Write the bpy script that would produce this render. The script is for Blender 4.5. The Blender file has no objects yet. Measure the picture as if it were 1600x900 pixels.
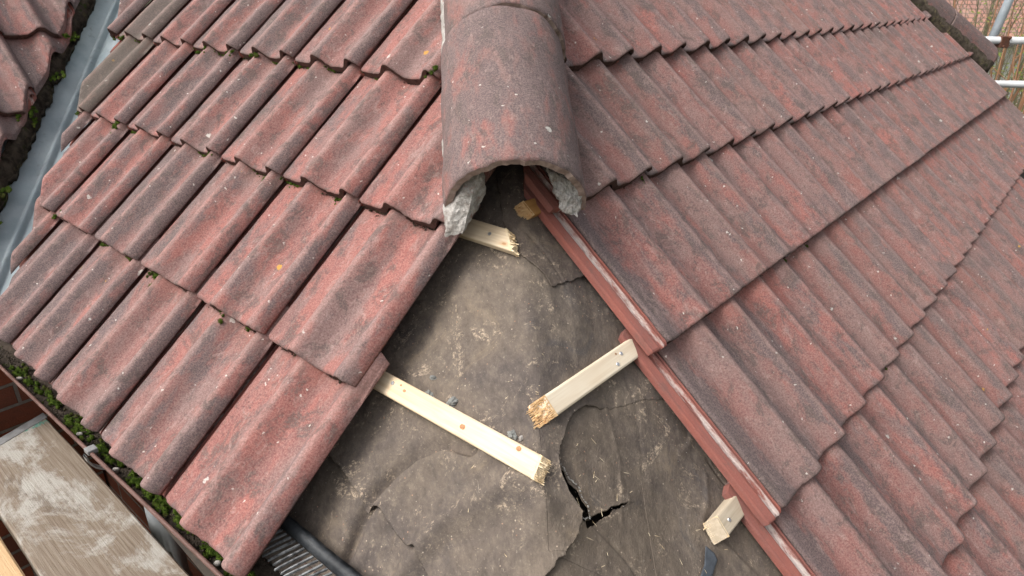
import bpy, bmesh, math, random
import numpy as np
from mathutils import Vector, Matrix, noise
random.seed(7)
R2 = math.sqrt(2.0)
PT = 0.74045                       # roof pitch (42.4 degrees)
CP, SP, TP = math.cos(PT), math.sin(PT), math.tan(PT)
# ------------------------------------------------------------------ camera
scene = bpy.context.scene
cam_d = bpy.data.cameras.new('camera'); cam = bpy.data.objects.new('camera', cam_d)
scene.collection.objects.link(cam); scene.camera = cam
cam_d.sensor_width = 36.0; cam_d.lens = 1057.71 / 1600 * 36
cam_d.clip_start = 0.05; cam_d.clip_end = 500
cam.matrix_world = Matrix.Translation((-0.12649, 0.19572, 1.27637)) @ (
    Matrix.Rotation(-0.08412, 4, 'Z') @ Matrix.Rotation(1.14828, 4, 'X') @ Matrix.Rotation(0.01652, 4, 'Z'))
cam_d.dof.use_dof = True; cam_d.dof.focus_distance = 1.45; cam_d.dof.aperture_fstop = 10
# ------------------------------------------------------------------ world, sun, exposure
SUN_EL, SUN_AZ = math.radians(50), math.radians(-106)      # azimuth measured from +Y towards +X
w = bpy.data.worlds.new('World'); scene.world = w; w.use_nodes = True
nt = w.node_tree; nt.nodes.clear()
sky = nt.nodes.new('ShaderNodeTexSky'); sky.sky_type = 'NISHITA'; sky.sun_disc = False
sky.sun_elevation = SUN_EL; sky.sun_rotation = SUN_AZ
sky.air_density = 1.0; sky.dust_density = 6.0; sky.ozone_density = 0.5
hs = nt.nodes.new('ShaderNodeHueSaturation'); hs.inputs['Saturation'].default_value = 0.22
bg = nt.nodes.new('ShaderNodeBackground'); bg.inputs['Strength'].default_value = 0.15
wo = nt.nodes.new('ShaderNodeOutputWorld')
nt.links.new(sky.outputs[0], hs.inputs['Color']); nt.links.new(hs.outputs[0], bg.inputs[0]); nt.links.new(bg.outputs[0], wo.inputs[0])
sl = bpy.data.lights.new('sun', 'SUN'); sl.energy = 1.2; sl.angle = math.radians(34); sl.color = (1, 0.95, 0.88)
so = bpy.data.objects.new('sun', sl); scene.collection.objects.link(so)
sd = Vector((math.sin(SUN_AZ) * math.cos(SUN_EL), math.cos(SUN_AZ) * math.cos(SUN_EL), math.sin(SUN_EL)))
so.rotation_euler = sd.to_track_quat('Z', 'Y').to_euler()
vs = scene.view_settings
vs.view_transform = 'Standard'; vs.look = 'None'; vs.gamma = 1; vs.exposure = 0.64
try: vs.use_curve_mapping = False
except Exception: pass

# ------------------------------------------------------------------ helpers
COL = scene.collection
def tag(o, label=None, cat=None, group=None, kind=None):
    if label: o['label'] = label
    if cat: o['category'] = cat
    if group: o['group'] = group
    if kind or label: o['kind'] = kind or 'thing'
    return o
def link(o, parent=None):
    COL.objects.link(o)
    if parent: o.parent = parent
    return o
def empty(name, M=None):
    o = bpy.data.objects.new(name, None); o.empty_display_size = .05; link(o)
    if M is not None: o.matrix_world = M
    return o
def mesh_obj(name, me, mats, parent=None, M=None):
    o = bpy.data.objects.new(name, me)
    for m in (mats if isinstance(mats, (list, tuple)) else [mats]): me.materials.append(m)
    link(o, parent)
    if M is not None: o.matrix_world = M
    return o
def bm_obj(name, bm, mats, parent=None, smooth=False, M=None):
    me = bpy.data.meshes.new(name); bmesh.ops.recalc_face_normals(bm, faces=bm.faces); bm.to_mesh(me); bm.free()
    if smooth:
        for f in me.polygons: f.use_smooth = True
    return mesh_obj(name, me, mats, parent, M)
def np_mesh(name, V, F):
    me = bpy.data.meshes.new(name)
    V = np.asarray(V, np.float32); F = np.asarray(F, np.int32)
    me.vertices.add(len(V)); me.vertices.foreach_set('co', V.ravel())
    me.loops.add(F.size); me.loops.foreach_set('vertex_index', F.ravel())
    me.polygons.add(len(F)); me.polygons.foreach_set('loop_start', np.arange(0, F.size, F.shape[1], dtype=np.int32))
    me.polygons.foreach_set('loop_total', np.full(len(F), F.shape[1], np.int32))
    me.update(calc_edges=True); me.validate(); return me
def smooth_all(me):
    me.polygons.foreach_set('use_smooth', np.ones(len(me.polygons), bool))
def box(bm, x0, x1, y0, y1, z0, z1, M=None, bev=0):
    vs_ = [bm.verts.new(Vector(c)) for c in ((x0,y0,z0),(x1,y0,z0),(x1,y1,z0),(x0,y1,z0),(x0,y0,z1),(x1,y0,z1),(x1,y1,z1),(x0,y1,z1))]
    fs = [bm.faces.new([vs_[i] for i in q]) for q in ((0,3,2,1),(4,5,6,7),(0,1,5,4),(1,2,6,5),(2,3,7,6),(3,0,4,7))]
    if bev:
        es = list({e for f in fs for e in f.edges})
        r = bmesh.ops.bevel(bm, geom=es, offset=bev, segments=2, affect='EDGES', profile=.5)
        vs_ = list({v for f in r['faces'] for v in f.verts} | {v for v in vs_ if v.is_valid})
    if M is not None:
        for v in vs_: v.co = M @ v.co
    return vs_
def tube(bm, a, b, r, n=14, r2=None):
    a, b = Vector(a), Vector(b); d = b - a; q = d.to_track_quat('Z', 'Y').to_matrix().to_4x4()
    bmesh.ops.create_cone(bm, cap_ends=True, segments=n, radius1=r, radius2=r if r2 is None else r2, depth=d.length,
                          matrix=Matrix.Translation((a + b) / 2) @ q)
# roof frames: local X right (looking up the slope), Y up the slope, Z out of the roof
def frame(side):
    if side == 'L': X, Y = Vector((1, -1, 0)) / R2, Vector((CP / R2, CP / R2, SP)); o = Vector((0, 0, 0))
    elif side == 'R': X, Y = Vector((1, 1, 0)) / R2, Vector((-CP / R2, CP / R2, SP)); o = Vector((0, 0, 0))
    else: X, Y = Vector((1, 1, 0)) / R2, Vector((-CP / R2, CP / R2, SP)); o = Vector((-1, 1, 0)) / R2 * 2.263
    Z = X.cross(Y); return X, Y, Z, o
def SM(side, x, y, h=0, rz=0, rx=0):
    X, Y, Z, o = frame(side); p = o + X * x + Y * y + Z * h
    M = Matrix(((X.x, Y.x, Z.x, p.x), (X.y, Y.y, Z.y, p.y), (X.z, Y.z, Z.z, p.z), (0, 0, 0, 1)))
    return M @ Matrix.Rotation(rz, 4, 'Z') @ Matrix.Rotation(rx, 4, 'X')
# left-slope "u" counts away from the hip to the left, so local x = -u there

# ------------------------------------------------------------------ materials
class NT:
    def __init__(s, name, rough=.85, spec=.3):
        s.m = bpy.data.materials.new(name); s.m.use_nodes = True; s.t = s.m.node_tree; s.N = s.t.nodes; s.L = s.t.links
        s.b = s.N['Principled BSDF']; s.b.inputs['Roughness'].default_value = rough; s.b.inputs['Specular IOR Level'].default_value = spec
        s.tc = s.N.new('ShaderNodeTexCoord'); s.v = s.tc.outputs['Object']
    def n(s, t, **k):
        x = s.N.new(t)
        for a, b in k.items(): setattr(x, a, b)
        return x
    def lk(s, a, b): s.L.new(a, b)
    def put(s, sock, v):
        if hasattr(v, 'links') or hasattr(v, 'is_output'): s.lk(v, sock)
        else: sock.default_value = v
    def mapping(s, scale=(1, 1, 1), loc=(0, 0, 0), rot=(0, 0, 0), vec=None):
        m = s.n('ShaderNodeMapping'); s.lk(vec or s.v, m.inputs[0]); m.inputs['Scale'].default_value = scale
        m.inputs['Location'].default_value = loc; m.inputs['Rotation'].default_value = rot; return m.outputs[0]
    def noise(s, scale, detail=4, rough=.55, vec=None, dist=0):
        x = s.n('ShaderNodeTexNoise'); s.lk(vec or s.v, x.inputs['Vector']); x.inputs['Scale'].default_value = scale
        x.inputs['Detail'].default_value = detail; x.inputs['Roughness'].default_value = rough; x.inputs['Distortion'].default_value = dist
        return x.outputs['Fac']
    def voro(s, scale, vec=None, feat='F1', rnd=1):
        x = s.n('ShaderNodeTexVoronoi', feature=feat); s.lk(vec or s.v, x.inputs['Vector']); x.inputs['Scale'].default_value = scale
        x.inputs['Randomness'].default_value = rnd; return x
    def ramp(s, f, a, b, c0=0., c1=1.):
        x = s.n('ShaderNodeMapRange'); x.interpolation_type = 'SMOOTHSTEP'; s.put(x.inputs[0], f)
        x.inputs[1].default_value = a; x.inputs[2].default_value = b; x.inputs[3].default_value = c0; x.inputs[4].default_value = c1; return x.outputs[0]
    def mix(s, f, a, b, mode='MIX'):
        x = s.n('ShaderNodeMix', data_type='RGBA', blend_type=mode); s.put(x.inputs[0], f)
        for sock, v in ((x.inputs[6], a), (x.inputs[7], b)):
            if isinstance(v, tuple): sock.default_value = (*v[:3], 1)
            else: s.lk(v, sock)
        return x.outputs[2]
    def math(s, op, a, b=0., c=0.):
        x = s.n('ShaderNodeMath', operation=op)
        for i, v in enumerate((a, b, c)): s.put(x.inputs[i], v)
        return x.outputs[0]
    def bump(s, h, dist=.002, strength=1., prev=None):
        x = s.n('ShaderNodeBump'); s.put(x.inputs['Height'], h); x.inputs['Distance'].default_value = dist; x.inputs['Strength'].default_value = strength
        if prev: s.lk(prev, x.inputs['Normal'])
        return x.outputs[0]
    def fin(s, col, normal=None):
        s.put(s.b.inputs['Base Color'], (*col, 1) if isinstance(col, tuple) else col)
        if normal: s.lk(normal, s.b.inputs['Normal'])
        return s.m
    def seeded(s):
        """object coordinates shifted by the object's random number, so that copies differ"""
        oi = s.n('ShaderNodeObjectInfo'); a = s.n('ShaderNodeVectorMath', operation='MULTIPLY_ADD')
        cx = s.n('ShaderNodeCombineXYZ')
        s.lk(oi.outputs['Random'], cx.inputs[0]); s.lk(oi.outputs['Random'], cx.inputs[1]); s.lk(oi.outputs['Random'], cx.inputs[2])
        a.inputs[1].default_value = (37.1, 91.7, 53.3); s.lk(cx.outputs[0], a.inputs[0]); s.lk(s.tc.outputs['Object'], a.inputs[2])
        s.v = a.outputs[0]; s.oi = oi; return s

def tile_material(name, cap=False):
    t = NT(name, rough=.9, spec=.25).seeded()
    sep = t.n('ShaderNodeSeparateXYZ'); t.lk(t.tc.outputs['Object'], sep.inputs[0])
    oc = t.n('ShaderNodeSeparateColor'); t.lk(t.oi.outputs['Color'], oc.inputs[0])      # R redness, G greyness, B dark staining
    stretch = t.mapping((1, .40, 1))
    big = t.noise(10, 5, .60, stretch, .2); mid = t.noise(38, 6, .7, stretch, .4); fine = t.noise(900, 2, .5); grit = t.noise(290, 4, .76)
    red = (.245, .086, .075); rose = (.212, .124, .116); grey = (.108, .081, .086); dark = (.046, .040, .038)
    col = t.mix(t.ramp(big, .38, .64), rose, red)
    # weathered grey on the crests, the last roll and the pans' ends
    if not cap:
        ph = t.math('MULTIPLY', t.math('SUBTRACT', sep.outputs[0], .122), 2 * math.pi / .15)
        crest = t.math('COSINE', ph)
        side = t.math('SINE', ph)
        g = t.math('ADD', t.math('MULTIPLY', crest, .03), t.math('MULTIPLY', t.math('MULTIPLY', side, .55), t.math('SUBTRACT', oc.outputs[1], .34)))  # side term: weathering grey, boosted as painted shade right of each crest
        lastroll = t.ramp(t.math('ABSOLUTE', t.math('SUBTRACT', sep.outputs[0], .275)), .02, .045, .12, 0)
        g = t.math('ADD', g, lastroll)
        lf = t.math('SUBTRACT', 1.0, oc.outputs[1])
        pan = t.ramp(t.math('ABSOLUTE', t.math('SUBTRACT', sep.outputs[0], .188)), .025, .055, -.16, 0)
        first_ = t.ramp(sep.outputs[0], .02, .085, .13, 0)
        g = t.math('ADD', g, t.math('MULTIPLY', t.math('ADD', pan, first_), lf))
    else:
        g = .02
    gf = t.math('ADD', t.math('ADD', t.noise(21, 6, .68, stretch, .3), g), t.math('MULTIPLY', t.math('SUBTRACT', oc.outputs[1], .5), .35))
    col = t.mix(t.ramp(gf, .44, .59, 0, .9), col, grey)
    # red scour patches
    sc = t.math('ADD', t.noise(15, 6, .68, t.mapping((1, .38, 1), (3, 1, 2))), t.math('MULTIPLY', t.math('SUBTRACT', oc.outputs[0], .5), .3))
    col = t.mix(t.ramp(sc, .52, .66, 0, .7), col, (.355, .100, .080))
    # crest wear, exaggerated with a painted light line along each roll
    if not cap:
        worn_lit = t.ramp(crest, .86, .995); col = t.mix(t.math('MULTIPLY', worn_lit, t.ramp(t.noise(26, 4, .6, stretch), .3, .55, .12, .5)), col, (.37, .225, .20))
        pan_shade = t.math('MULTIPLY', t.ramp(side, .35, .95), t.ramp(oc.outputs[1], .42, .60, .12, .68)); col = t.mix(pan_shade, col, (.105, .082, .086))  # pan beside each crest: algae grey plus painted occlusion shade
    # algae blotches
    al = t.math('MULTIPLY', t.ramp(t.noise(22, 8, .80, t.mapping((1, .7, 1), (9, 4, 7)), .5), .51, .60), t.ramp(grit, .30, .52))
    col = t.mix(t.math('MULTIPLY', al, .8), col, dark)
    sp_ = t.math('MULTIPLY', t.ramp(t.noise(85, 6, .8, t.mapping((1, .8, 1), (2, 7, 5))), .54, .64), t.ramp(t.noise(12, 4, .6, t.mapping((1, .6, 1), (6, 7, 1))), .42, .60))
    col = t.mix(t.math('MULTIPLY', sp_, .7), col, dark)
    # pale bloom
    pl_ = t.ramp(t.noise(44, 6, .75, t.mapping((1, .55, 1), (1, 8, 3)), .8), .54, .66)
    col = t.mix(t.math('MULTIPLY', pl_, .38), col, (.42, .30, .27))
    # sand grain
    col = t.mix(t.ramp(grit, .30, .72), t.mix(.36, col, (.04, .028, .028)), t.mix(.24, col, (.60, .44, .39)))
    col = t.mix(t.ramp(fine, .62, .75, 0, .45), col, (.50, .38, .34))
    col = t.mix(t.ramp(fine, .38, .28, 0, .55), col, (.03, .022, .022))
    # lichen spots: pale, a few yellow
    wob = t.n('ShaderNodeVectorMath', operation='ADD'); nz = t.n('ShaderNodeTexNoise'); t.lk(t.v, nz.inputs[0]); nz.inputs['Scale'].default_value = 130
    sc_ = t.n('ShaderNodeVectorMath', operation='SCALE'); t.lk(nz.outputs['Color'], sc_.inputs[0]); sc_.inputs['Scale'].default_value = .012
    t.lk(t.v, wob.inputs[0]); t.lk(sc_.outputs[0], wob.inputs[1])
    v1 = t.voro(17, wob.outputs[0]); s1 = t.n('ShaderNodeSeparateColor'); t.lk(v1.outputs['Color'], s1.inputs[0])
    rad = t.math('MULTIPLY', t.math('POWER', s1.outputs[0], 3), .145)
    spot = t.math('MULTIPLY', t.ramp(t.math('SUBTRACT', v1.outputs['Distance'], rad), .012, -.02), t.ramp(s1.outputs[1], .40, .46))
    spot = t.math('MULTIPLY', spot, t.ramp(grit, .3, .5, .35, 1))
    lc = t.mix(t.ramp(s1.outputs[2], .74, .75), (.52, .50, .46), (.50, .27, .05))
    col = t.mix(t.math('MULTIPLY', spot, .85), col, lc)
    v2 = t.voro(75, wob.outputs[0]); s2_ = t.n('ShaderNodeSeparateColor'); t.lk(v2.outputs['Color'], s2_.inputs[0])
    sp2 = t.math('MULTIPLY', t.ramp(v2.outputs['Distance'], .22, .12), t.ramp(s2_.outputs[0], .94, .95))
    col = t.mix(t.math('MULTIPLY', sp2, .8), col, (.62, .58, .53))
    # dirt along the bottom edge and per-tile staining
    if not cap:
        ed = t.ramp(t.math('ADD', sep.outputs[1], t.math('MULTIPLY', t.math('SUBTRACT', mid, .5), .03)), .010, -.004)
        col = t.mix(t.math('MULTIPLY', ed, .55), col, (.11, .078, .07))
        top = t.ramp(t.math('ADD', sep.outputs[1], t.math('MULTIPLY', t.math('SUBTRACT', mid, .5), .12)), .305, .36)
        col = t.mix(t.math('MULTIPLY', top, .16), col, (.40, .15, .11))
    col = t.mix(t.math('MULTIPLY', oc.outputs[2], .75), col, (.125, .112, .09))
    h = t.math('ADD', t.math('MULTIPLY', grit, .7), t.math('ADD', t.math('MULTIPLY', fine, .5), t.math('MULTIPLY', mid, 1.2)))
    return t.fin(col, t.bump(h, .0016, .9))
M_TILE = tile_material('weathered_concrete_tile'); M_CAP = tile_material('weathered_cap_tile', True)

def simple(name, base, vary, scale=30, rough=.85, bumpd=.001, bscale=200, stretch=(1, 1, 1), spec=.3, seed=True):
    t = NT(name, rough, spec)
    if seed: t.seeded()
    v = t.mapping(stretch)
    col = t.mix(t.ramp(t.noise(scale, 6, .65, v, .3), .32, .68), base, vary)
    return t.fin(col, t.bump(t.noise(bscale, 4, .7, v), bumpd, .8))
def channel_material():
    t = NT('clean_terracotta_channel', .95, .15).seeded()
    sep = t.n('ShaderNodeSeparateXYZ'); t.lk(t.tc.outputs['Object'], sep.inputs[0])
    st = t.mapping((1, .12, 1)); n1 = t.noise(60, 5, .6, st)
    col = t.mix(t.ramp(n1, .3, .7), (.34, .118, .092), (.25, .105, .09))
    col = t.mix(t.ramp(t.noise(400, 3, .7), .5, .75, 0, .5), col, (.42, .20, .16))
    band = t.ramp(t.math('ABSOLUTE', t.math('ADD', sep.outputs[0], .0235)), .009, .005)
    pale = t.math('MULTIPLY', band, t.ramp(t.noise(30, 7, .75, t.mapping((1, .30, 1), (2, 2, 2))), .42, .58))
    col = t.mix(t.math('MULTIPLY', pale, .85), col, (.66, .60, .56))
    col = t.mix(t.math('MULTIPLY', t.ramp(sep.outputs[1], .33, .41), .4), col, (.16, .08, .07))
    col = t.mix(t.ramp(t.noise(38, 6, .8, t.mapping((1, .4, 1), (6, 2, 9))), .52, .66, 0, .65), col, (.20, .11, .095))
    return t.fin(col, t.bump(t.math('ADD', t.noise(500, 4, .7), t.noise(90, 5, .8, st)), .0018, 1))
M_CHAN = channel_material()
def edge_material():
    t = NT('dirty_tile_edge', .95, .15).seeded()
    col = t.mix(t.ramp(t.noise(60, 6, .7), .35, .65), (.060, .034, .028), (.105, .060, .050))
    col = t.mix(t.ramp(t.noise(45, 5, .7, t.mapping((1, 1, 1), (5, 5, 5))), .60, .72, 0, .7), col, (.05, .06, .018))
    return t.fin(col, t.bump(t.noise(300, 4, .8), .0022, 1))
M_EDGE = edge_material()
def mortar_material():
    t = NT('old_mortar', .92, .2).seeded()
    col = t.mix(t.ramp(t.noise(55, 6, .7), .35, .65), (.52, .495, .465), (.29, .26, .235))
    col = t.mix(t.ramp(t.noise(38, 6, .75, t.mapping((1, 1, 1), (4, 2, 1))), .56, .66, 0, .7), col, (.30, .15, .12))
    col = t.mix(t.ramp(t.noise(600, 2, .6), .60, .7, 0, .6), col, (.12, .10, .09))
    return t.fin(col, t.bump(t.math('ADD', t.noise(140, 5, .75), t.noise(420, 3, .7)), .003, 1))
M_MORT = mortar_material()
def dirt_mortar():
    t = NT('mossy_dark_mortar', .95, .15)
    col = t.mix(t.ramp(t.noise(30, 6, .7), .35, .65), (.045, .036, .028), (.13, .105, .080))
    col = t.mix(t.ramp(t.noise(16, 5, .7, t.mapping((1, 1, 1), (5, 1, 5))), .55, .68, 0, .8), col, (.24, .20, .10))
    col = t.mix(t.ramp(t.noise(22, 5, .7, t.mapping((1, 1, 1), (1, 9, 5))), .58, .68, 0, .85), col, (.06, .085, .015))
    return t.fin(col, t.bump(t.noise(120, 6, .8), .008, 1))
M_DMORT = dirt_mortar()
def wood_material(name, a, b, knot=True, grain=1.0):
    t = NT(name, .75, .25).seeded()
    st = t.mapping((1.2, 26, 18)); g = t.noise(6, 6, .6, st, .6)
    col = t.mix(t.ramp(g, .28, .72), a, b)
    col = t.mix(t.ramp(t.noise(4, 3, .5), .45, .7, 0, .45), col, tuple(c * k for c, k in zip(b, (.92, .84, .74))))
    if knot:
        v = t.voro(9, t.mapping((1, 2.2, 1))); s = t.n('ShaderNodeSeparateColor'); t.lk(v.outputs['Color'], s.inputs[0])
        k = t.math('MULTIPLY', t.ramp(v.outputs['Distance'], .075, .045), t.ramp(s.outputs[0], .60, .62))
        col = t.mix(t.math('MULTIPLY', k, .85), col, (.36, .15, .06))
        k2 = t.math('MULTIPLY', t.ramp(v.outputs['Distance'], .16, .07), t.ramp(s.outputs[0], .60, .62))
        col = t.mix(t.math('MULTIPLY', k2, .35), col, (.50, .30, .14))
    return t.fin(col, t.bump(g, .0006, .6))
M_WOOD = wood_material('new_softwood', (.76, .63, .46), (.62, .47, .31))
M_WOODPALE = wood_material('pale_softwood', (.77, .68, .54), (.66, .55, .41), False)
M_WOODOR = wood_material('orange_softwood', (.52, .28, .10), (.44, .22, .075), False)
M_WOODOLD = wood_material('dusty_softwood', (.56, .48, .37), (.42, .35, .26), True)
M_TORN = simple('torn_wood_fibre', (.74, .52, .28), (.60, .36, .17), 60, .8, .001, 300)
M_TORNP = simple('torn_wood_pale', (.80, .68, .48), (.66, .48, .27), 60, .8, .001, 300)
M_KNOT = simple('wood_knot', (.44, .24, .12), (.30, .14, .065), 260, .7, .0002, 400)
M_STEEL = NT('galvanised_nail', .35, .5); M_STEEL.b.inputs['Metallic'].default_value = .8; M_STEEL = M_STEEL.fin((.55, .56, .58))

def felt_material(name, tint=(1, 1, 1)):
    t = NT(name, .93, .2)
    a = tuple(.120 * k for k in tint); A = (a[0] * 1.04, a[1] * .885, a[2] * .80)
    big = t.noise(4.5, 6, .62, None, .6); f1 = t.noise(55, 8, .82, t.mapping((1, .5, 1), (0, 0, 0), (0, 0, .5)))
    col = t.mix(t.ramp(big, .32, .66), (A[0] * .80, A[1] * .80, A[2] * .85), (A[0] * 1.22, A[1] * 1.18, A[2] * 1.10))
    col = t.mix(t.ramp(t.noise(9, 6, .7, t.mapping((1, 1, 1), (4, 2, 6)), .8), .58, .72, 0, .5), col, (.085, .080, .082))
    col = t.mix(t.ramp(t.noise(7, 6, .7, t.mapping((1, 1, 1), (8, 2, 1)), .8), .56, .74, 0, .5), col, (.26, .20, .14))
    col = t.mix(t.ramp(f1, .44, .68, 0, .42), col, (.26, .212, .165))
    col = t.mix(t.ramp(f1, .46, .34, 0, .5), col, (.06, .052, .046))
    # short pale fibres
    fib = t.noise(260, 3, .6, t.mapping((1, .10, 1), (0, 0, 0), (0, 0, -.55))); fib2 = t.noise(260, 3, .6, t.mapping((.10, 1, 1), (0, 0, 0), (0, 0, .2)))
    col = t.mix(t.ramp(fib, .62, .76, 0, .45), col, (.42, .36, .29)); col = t.mix(t.ramp(fib2, .64, .78, 0, .35), col, (.40, .34, .27))
    col = t.mix(t.ramp(t.noise(520, 3, .7), .36, .26, 0, .6), col, (.03, .025, .02))
    # dust smears and little rust-coloured stains
    sm = t.math('MULTIPLY', t.ramp(t.noise(11, 6, .8, t.mapping((1, 1, 1), (3, 3, 3)), 1.2), .54, .64), t.ramp(t.noise(150, 4, .8), .47, .58))
    col = t.mix(t.math('MULTIPLY', sm, .75), col, (.48, .38, .28))
    sp = t.voro(150); s1 = t.n('ShaderNodeSeparateColor'); t.lk(sp.outputs['Color'], s1.inputs[0])
    k = t.math('MULTIPLY', t.ramp(sp.outputs['Distance'], .25, .12), t.ramp(s1.outputs[0], .93, .94))
    col = t.mix(t.math('MULTIPLY', k, .6), col, t.mix(s1.outputs[1], (.60, .52, .42), (.42, .20, .12)))
    h = t.math('ADD', t.math('MULTIPLY', f1, 1.4), t.math('ADD', t.noise(300, 4, .7), fib))
    return t.fin(col, t.bump(h, .0012, .85, t.bump(big, .02, .35)))
M_FELT = felt_material('old_roofing_felt', (.90, .88, .84)); M_FELTB = felt_material('light_roofing_felt', (.98, .94, .86)); M_FELTD = felt_material('dark_roofing_felt', (.74, .70, .68))
M_VOID = simple('loft_shade_black', (.03, .024, .02), (.05, .04, .03))  # near-black colour stands in for the unlit loft void
M_BLACK = simple('dusty_black_plastic', (.016, .019, .024), (.075, .082, .09), 26, .4, .0006, 120, spec=.5)
M_COMB = simple('grey_plastic_tines', (.24, .25, .255), (.03, .032, .035), 70, .35, .0006, 160, spec=.5)
M_GUT = simple('faded_brown_plastic', (.19, .105, .085), (.29, .17, .145), 20, .45, .0004, 90, spec=.45)
M_GUTIN = simple('gutter_silt', (.028, .021, .016), (.065, .048, .036), 60, .95, .004, 150)
M_CLIP = simple('grey_gutter_clip', (.26, .26, .26), (.17, .165, .165), 30, .5, .0004, 90)
def moss_material():
    t = NT('green_moss', .95, .1)
    col = t.mix(t.ramp(t.noise(60, 5, .7), .3, .7), (.026, .048, .008), (.115, .175, .024))
    col = t.mix(t.ramp(t.noise(22, 4, .7), .50, .62, 0, .75), col, (.085, .070, .028))
    return t.fin(col, t.bump(t.noise(700, 3, .7), .002, 1))
M_MOSS = moss_material()
def grp_material():
    t = NT('pale_blue_grey_valley', .55, .4)
    col = t.mix(t.ramp(t.noise(9, 6, .65), .35, .68), (.36, .43, .47), (.48, .54, .57))
    col = t.mix(t.ramp(t.noise(28, 7, .8, t.mapping((1, .6, 1), (3, 1, 1))), .57, .72, 0, .6), col, (.20, .21, .21))
    return t.fin(col, t.bump(t.noise(90, 5, .7), .001, .7))
M_GRP = grp_material()
def board_material(name, a, b, dirty=True):
    t = NT(name, .85, .25)
    st = t.mapping((26, .7, 10)); g = t.noise(6, 8, .75, st, .4)
    col = t.mix(t.ramp(g, .38, .62), tuple(c * .95 for c in a), b)
    if dirty:
        col = t.mix(t.ramp(t.noise(5.5, 7, .72, t.mapping((1, .5, 1), (2, 5, 0)), .45), .49, .60, 0, .85), col, (.40, .38, .345))
        col = t.mix(t.ramp(t.noise(7, 7, .75, t.mapping((1, .45, 1), (7, 1, 0)), .5), .54, .66, 0, .7), col, (.12, .085, .06))
        col = t.mix(t.ramp(t.noise(30, 5, .8, t.mapping((1, .4, 1), (1, 1, 0))), .60, .74, 0, .6), col, (.06, .055, .05))
        sep = t.n('ShaderNodeSeparateXYZ'); t.lk(t.tc.outputs['Object'], sep.inputs[0])
        gp = t.ramp(t.math('ABSOLUTE', t.math('ADD', t.math('SUBTRACT', sep.outputs[1], -.055), t.math('MULTIPLY', t.math('SUBTRACT', t.noise(30), .5), .03))), .014, .007)
        gp = t.math('MULTIPLY', gp, t.ramp(t.noise(60, 5, .7), .42, .55))
        col = t.mix(t.math('MULTIPLY', gp, .85), col, (.06, .24, .19))
    col = t.mix(t.ramp(g, .42, .34, 0, .18), col, tuple(c * .5 for c in a))
    return t.fin(col, t.bump(g, .003, .9))
M_BOARD = board_material('weathered_scaffold_board', (.185, .140, .105), (.25, .205, .16))
M_BOARDN = board_material('newer_scaffold_board', (.62, .42, .24), (.50, .33, .18), False)
def brick_material():
    t = NT('red_brick', .9, .2)
    br = t.n('ShaderNodeTexBrick'); t.lk(t.mapping((1, 1, 1)), br.inputs['Vector'])
    br.inputs['Scale'].default_value = 1; br.inputs['Brick Width'].default_value = .225; br.inputs['Row Height'].default_value = .075
    br.inputs['Mortar Size'].default_value = .006; br.inputs['Mortar Smooth'].default_value = .2
    br.inputs['Color1'].default_value = (.25, .065, .035, 1); br.inputs['Color2'].default_value = (.16, .055, .035, 1); br.inputs['Mortar'].default_value = (.22, .19, .17, 1)
    col = t.mix(t.ramp(t.noise(25, 6, .7), .35, .7, 0, .5), br.outputs['Color'], (.09, .05, .035))
    return t.fin(col, t.bump(t.math('SUBTRACT', t.noise(150, 4, .7), t.math('MULTIPLY', br.outputs['Fac'], 3)), .003, 1))
M_BRICK = brick_material()
M_TUBE = simple('white_galvanised_tube', (.58, .59, .60), (.48, .49, .50), 12, .45, .0003, 60, spec=.5)
M_BLUET = simple('blue_grey_tube', (.33, .38, .42), (.42, .46, .49), 12, .45, .0003, 60, spec=.5)
M_RUST = simple('rusty_coupler', (.14, .055, .03), (.08, .04, .03), 60, .8, .001, 150)
M_UPVC = simple('dark_brown_fascia', (.05, .028, .02), (.08, .045, .035), 8, .4, .0003, 60)
M_PIPE = simple('grey_downpipe', (.15, .16, .165), (.21, .22, .22), 8, .4, .0003, 60)
M_GROUND = simple('garden_ground', (.09, .085, .06), (.06, .08, .03), 1.5, .95, .02, 20, seed=False)
M_FARTILE = None
def far_roof_material():
    t = NT('distant_roof_tile', .9, .2)
    br = t.n('ShaderNodeTexBrick'); t.lk(t.v, br.inputs['Vector']); br.inputs['Scale'].default_value = 1
    br.inputs['Brick Width'].default_value = .17; br.inputs['Row Height'].default_value = .16; br.inputs['Mortar Size'].default_value = .018
    br.inputs['Color1'].default_value = (.40, .20, .15, 1); br.inputs['Color2'].default_value = (.30, .17, .14, 1); br.inputs['Mortar'].default_value = (.14, .09, .075, 1)
    return t.fin(t.mix(t.ramp(t.noise(2, 5, .7), .4, .7, 0, .4), br.outputs['Color'], (.34, .27, .22)))
M_FARTILE = far_roof_material()
M_WHITE = simple('white_render', (.75, .75, .73), (.62, .62, .60), 3)
M_DGUT = simple('dark_far_gutter', (.06, .065, .065), (.09, .09, .09), 3)
M_BARK = simple('green_grey_bark', (.16, .15, .09), (.10, .09, .055), 20)
M_BARKO = simple('orange_brown_bark', (.34, .17, .09), (.24, .13, .08), 20)
M_LEAF = simple('yellow_green_leaf', (.17, .19, .045), (.10, .14, .03), 40)
M_GLASS = simple('dark_window_glass', (.03, .04, .045), (.05, .06, .06), 3, .08, .0001, 20)
M_BLUERIP = simple('blue_grey_underlay', (.045, .052, .062), (.07, .08, .095), 60, .6, .0006, 200)

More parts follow.
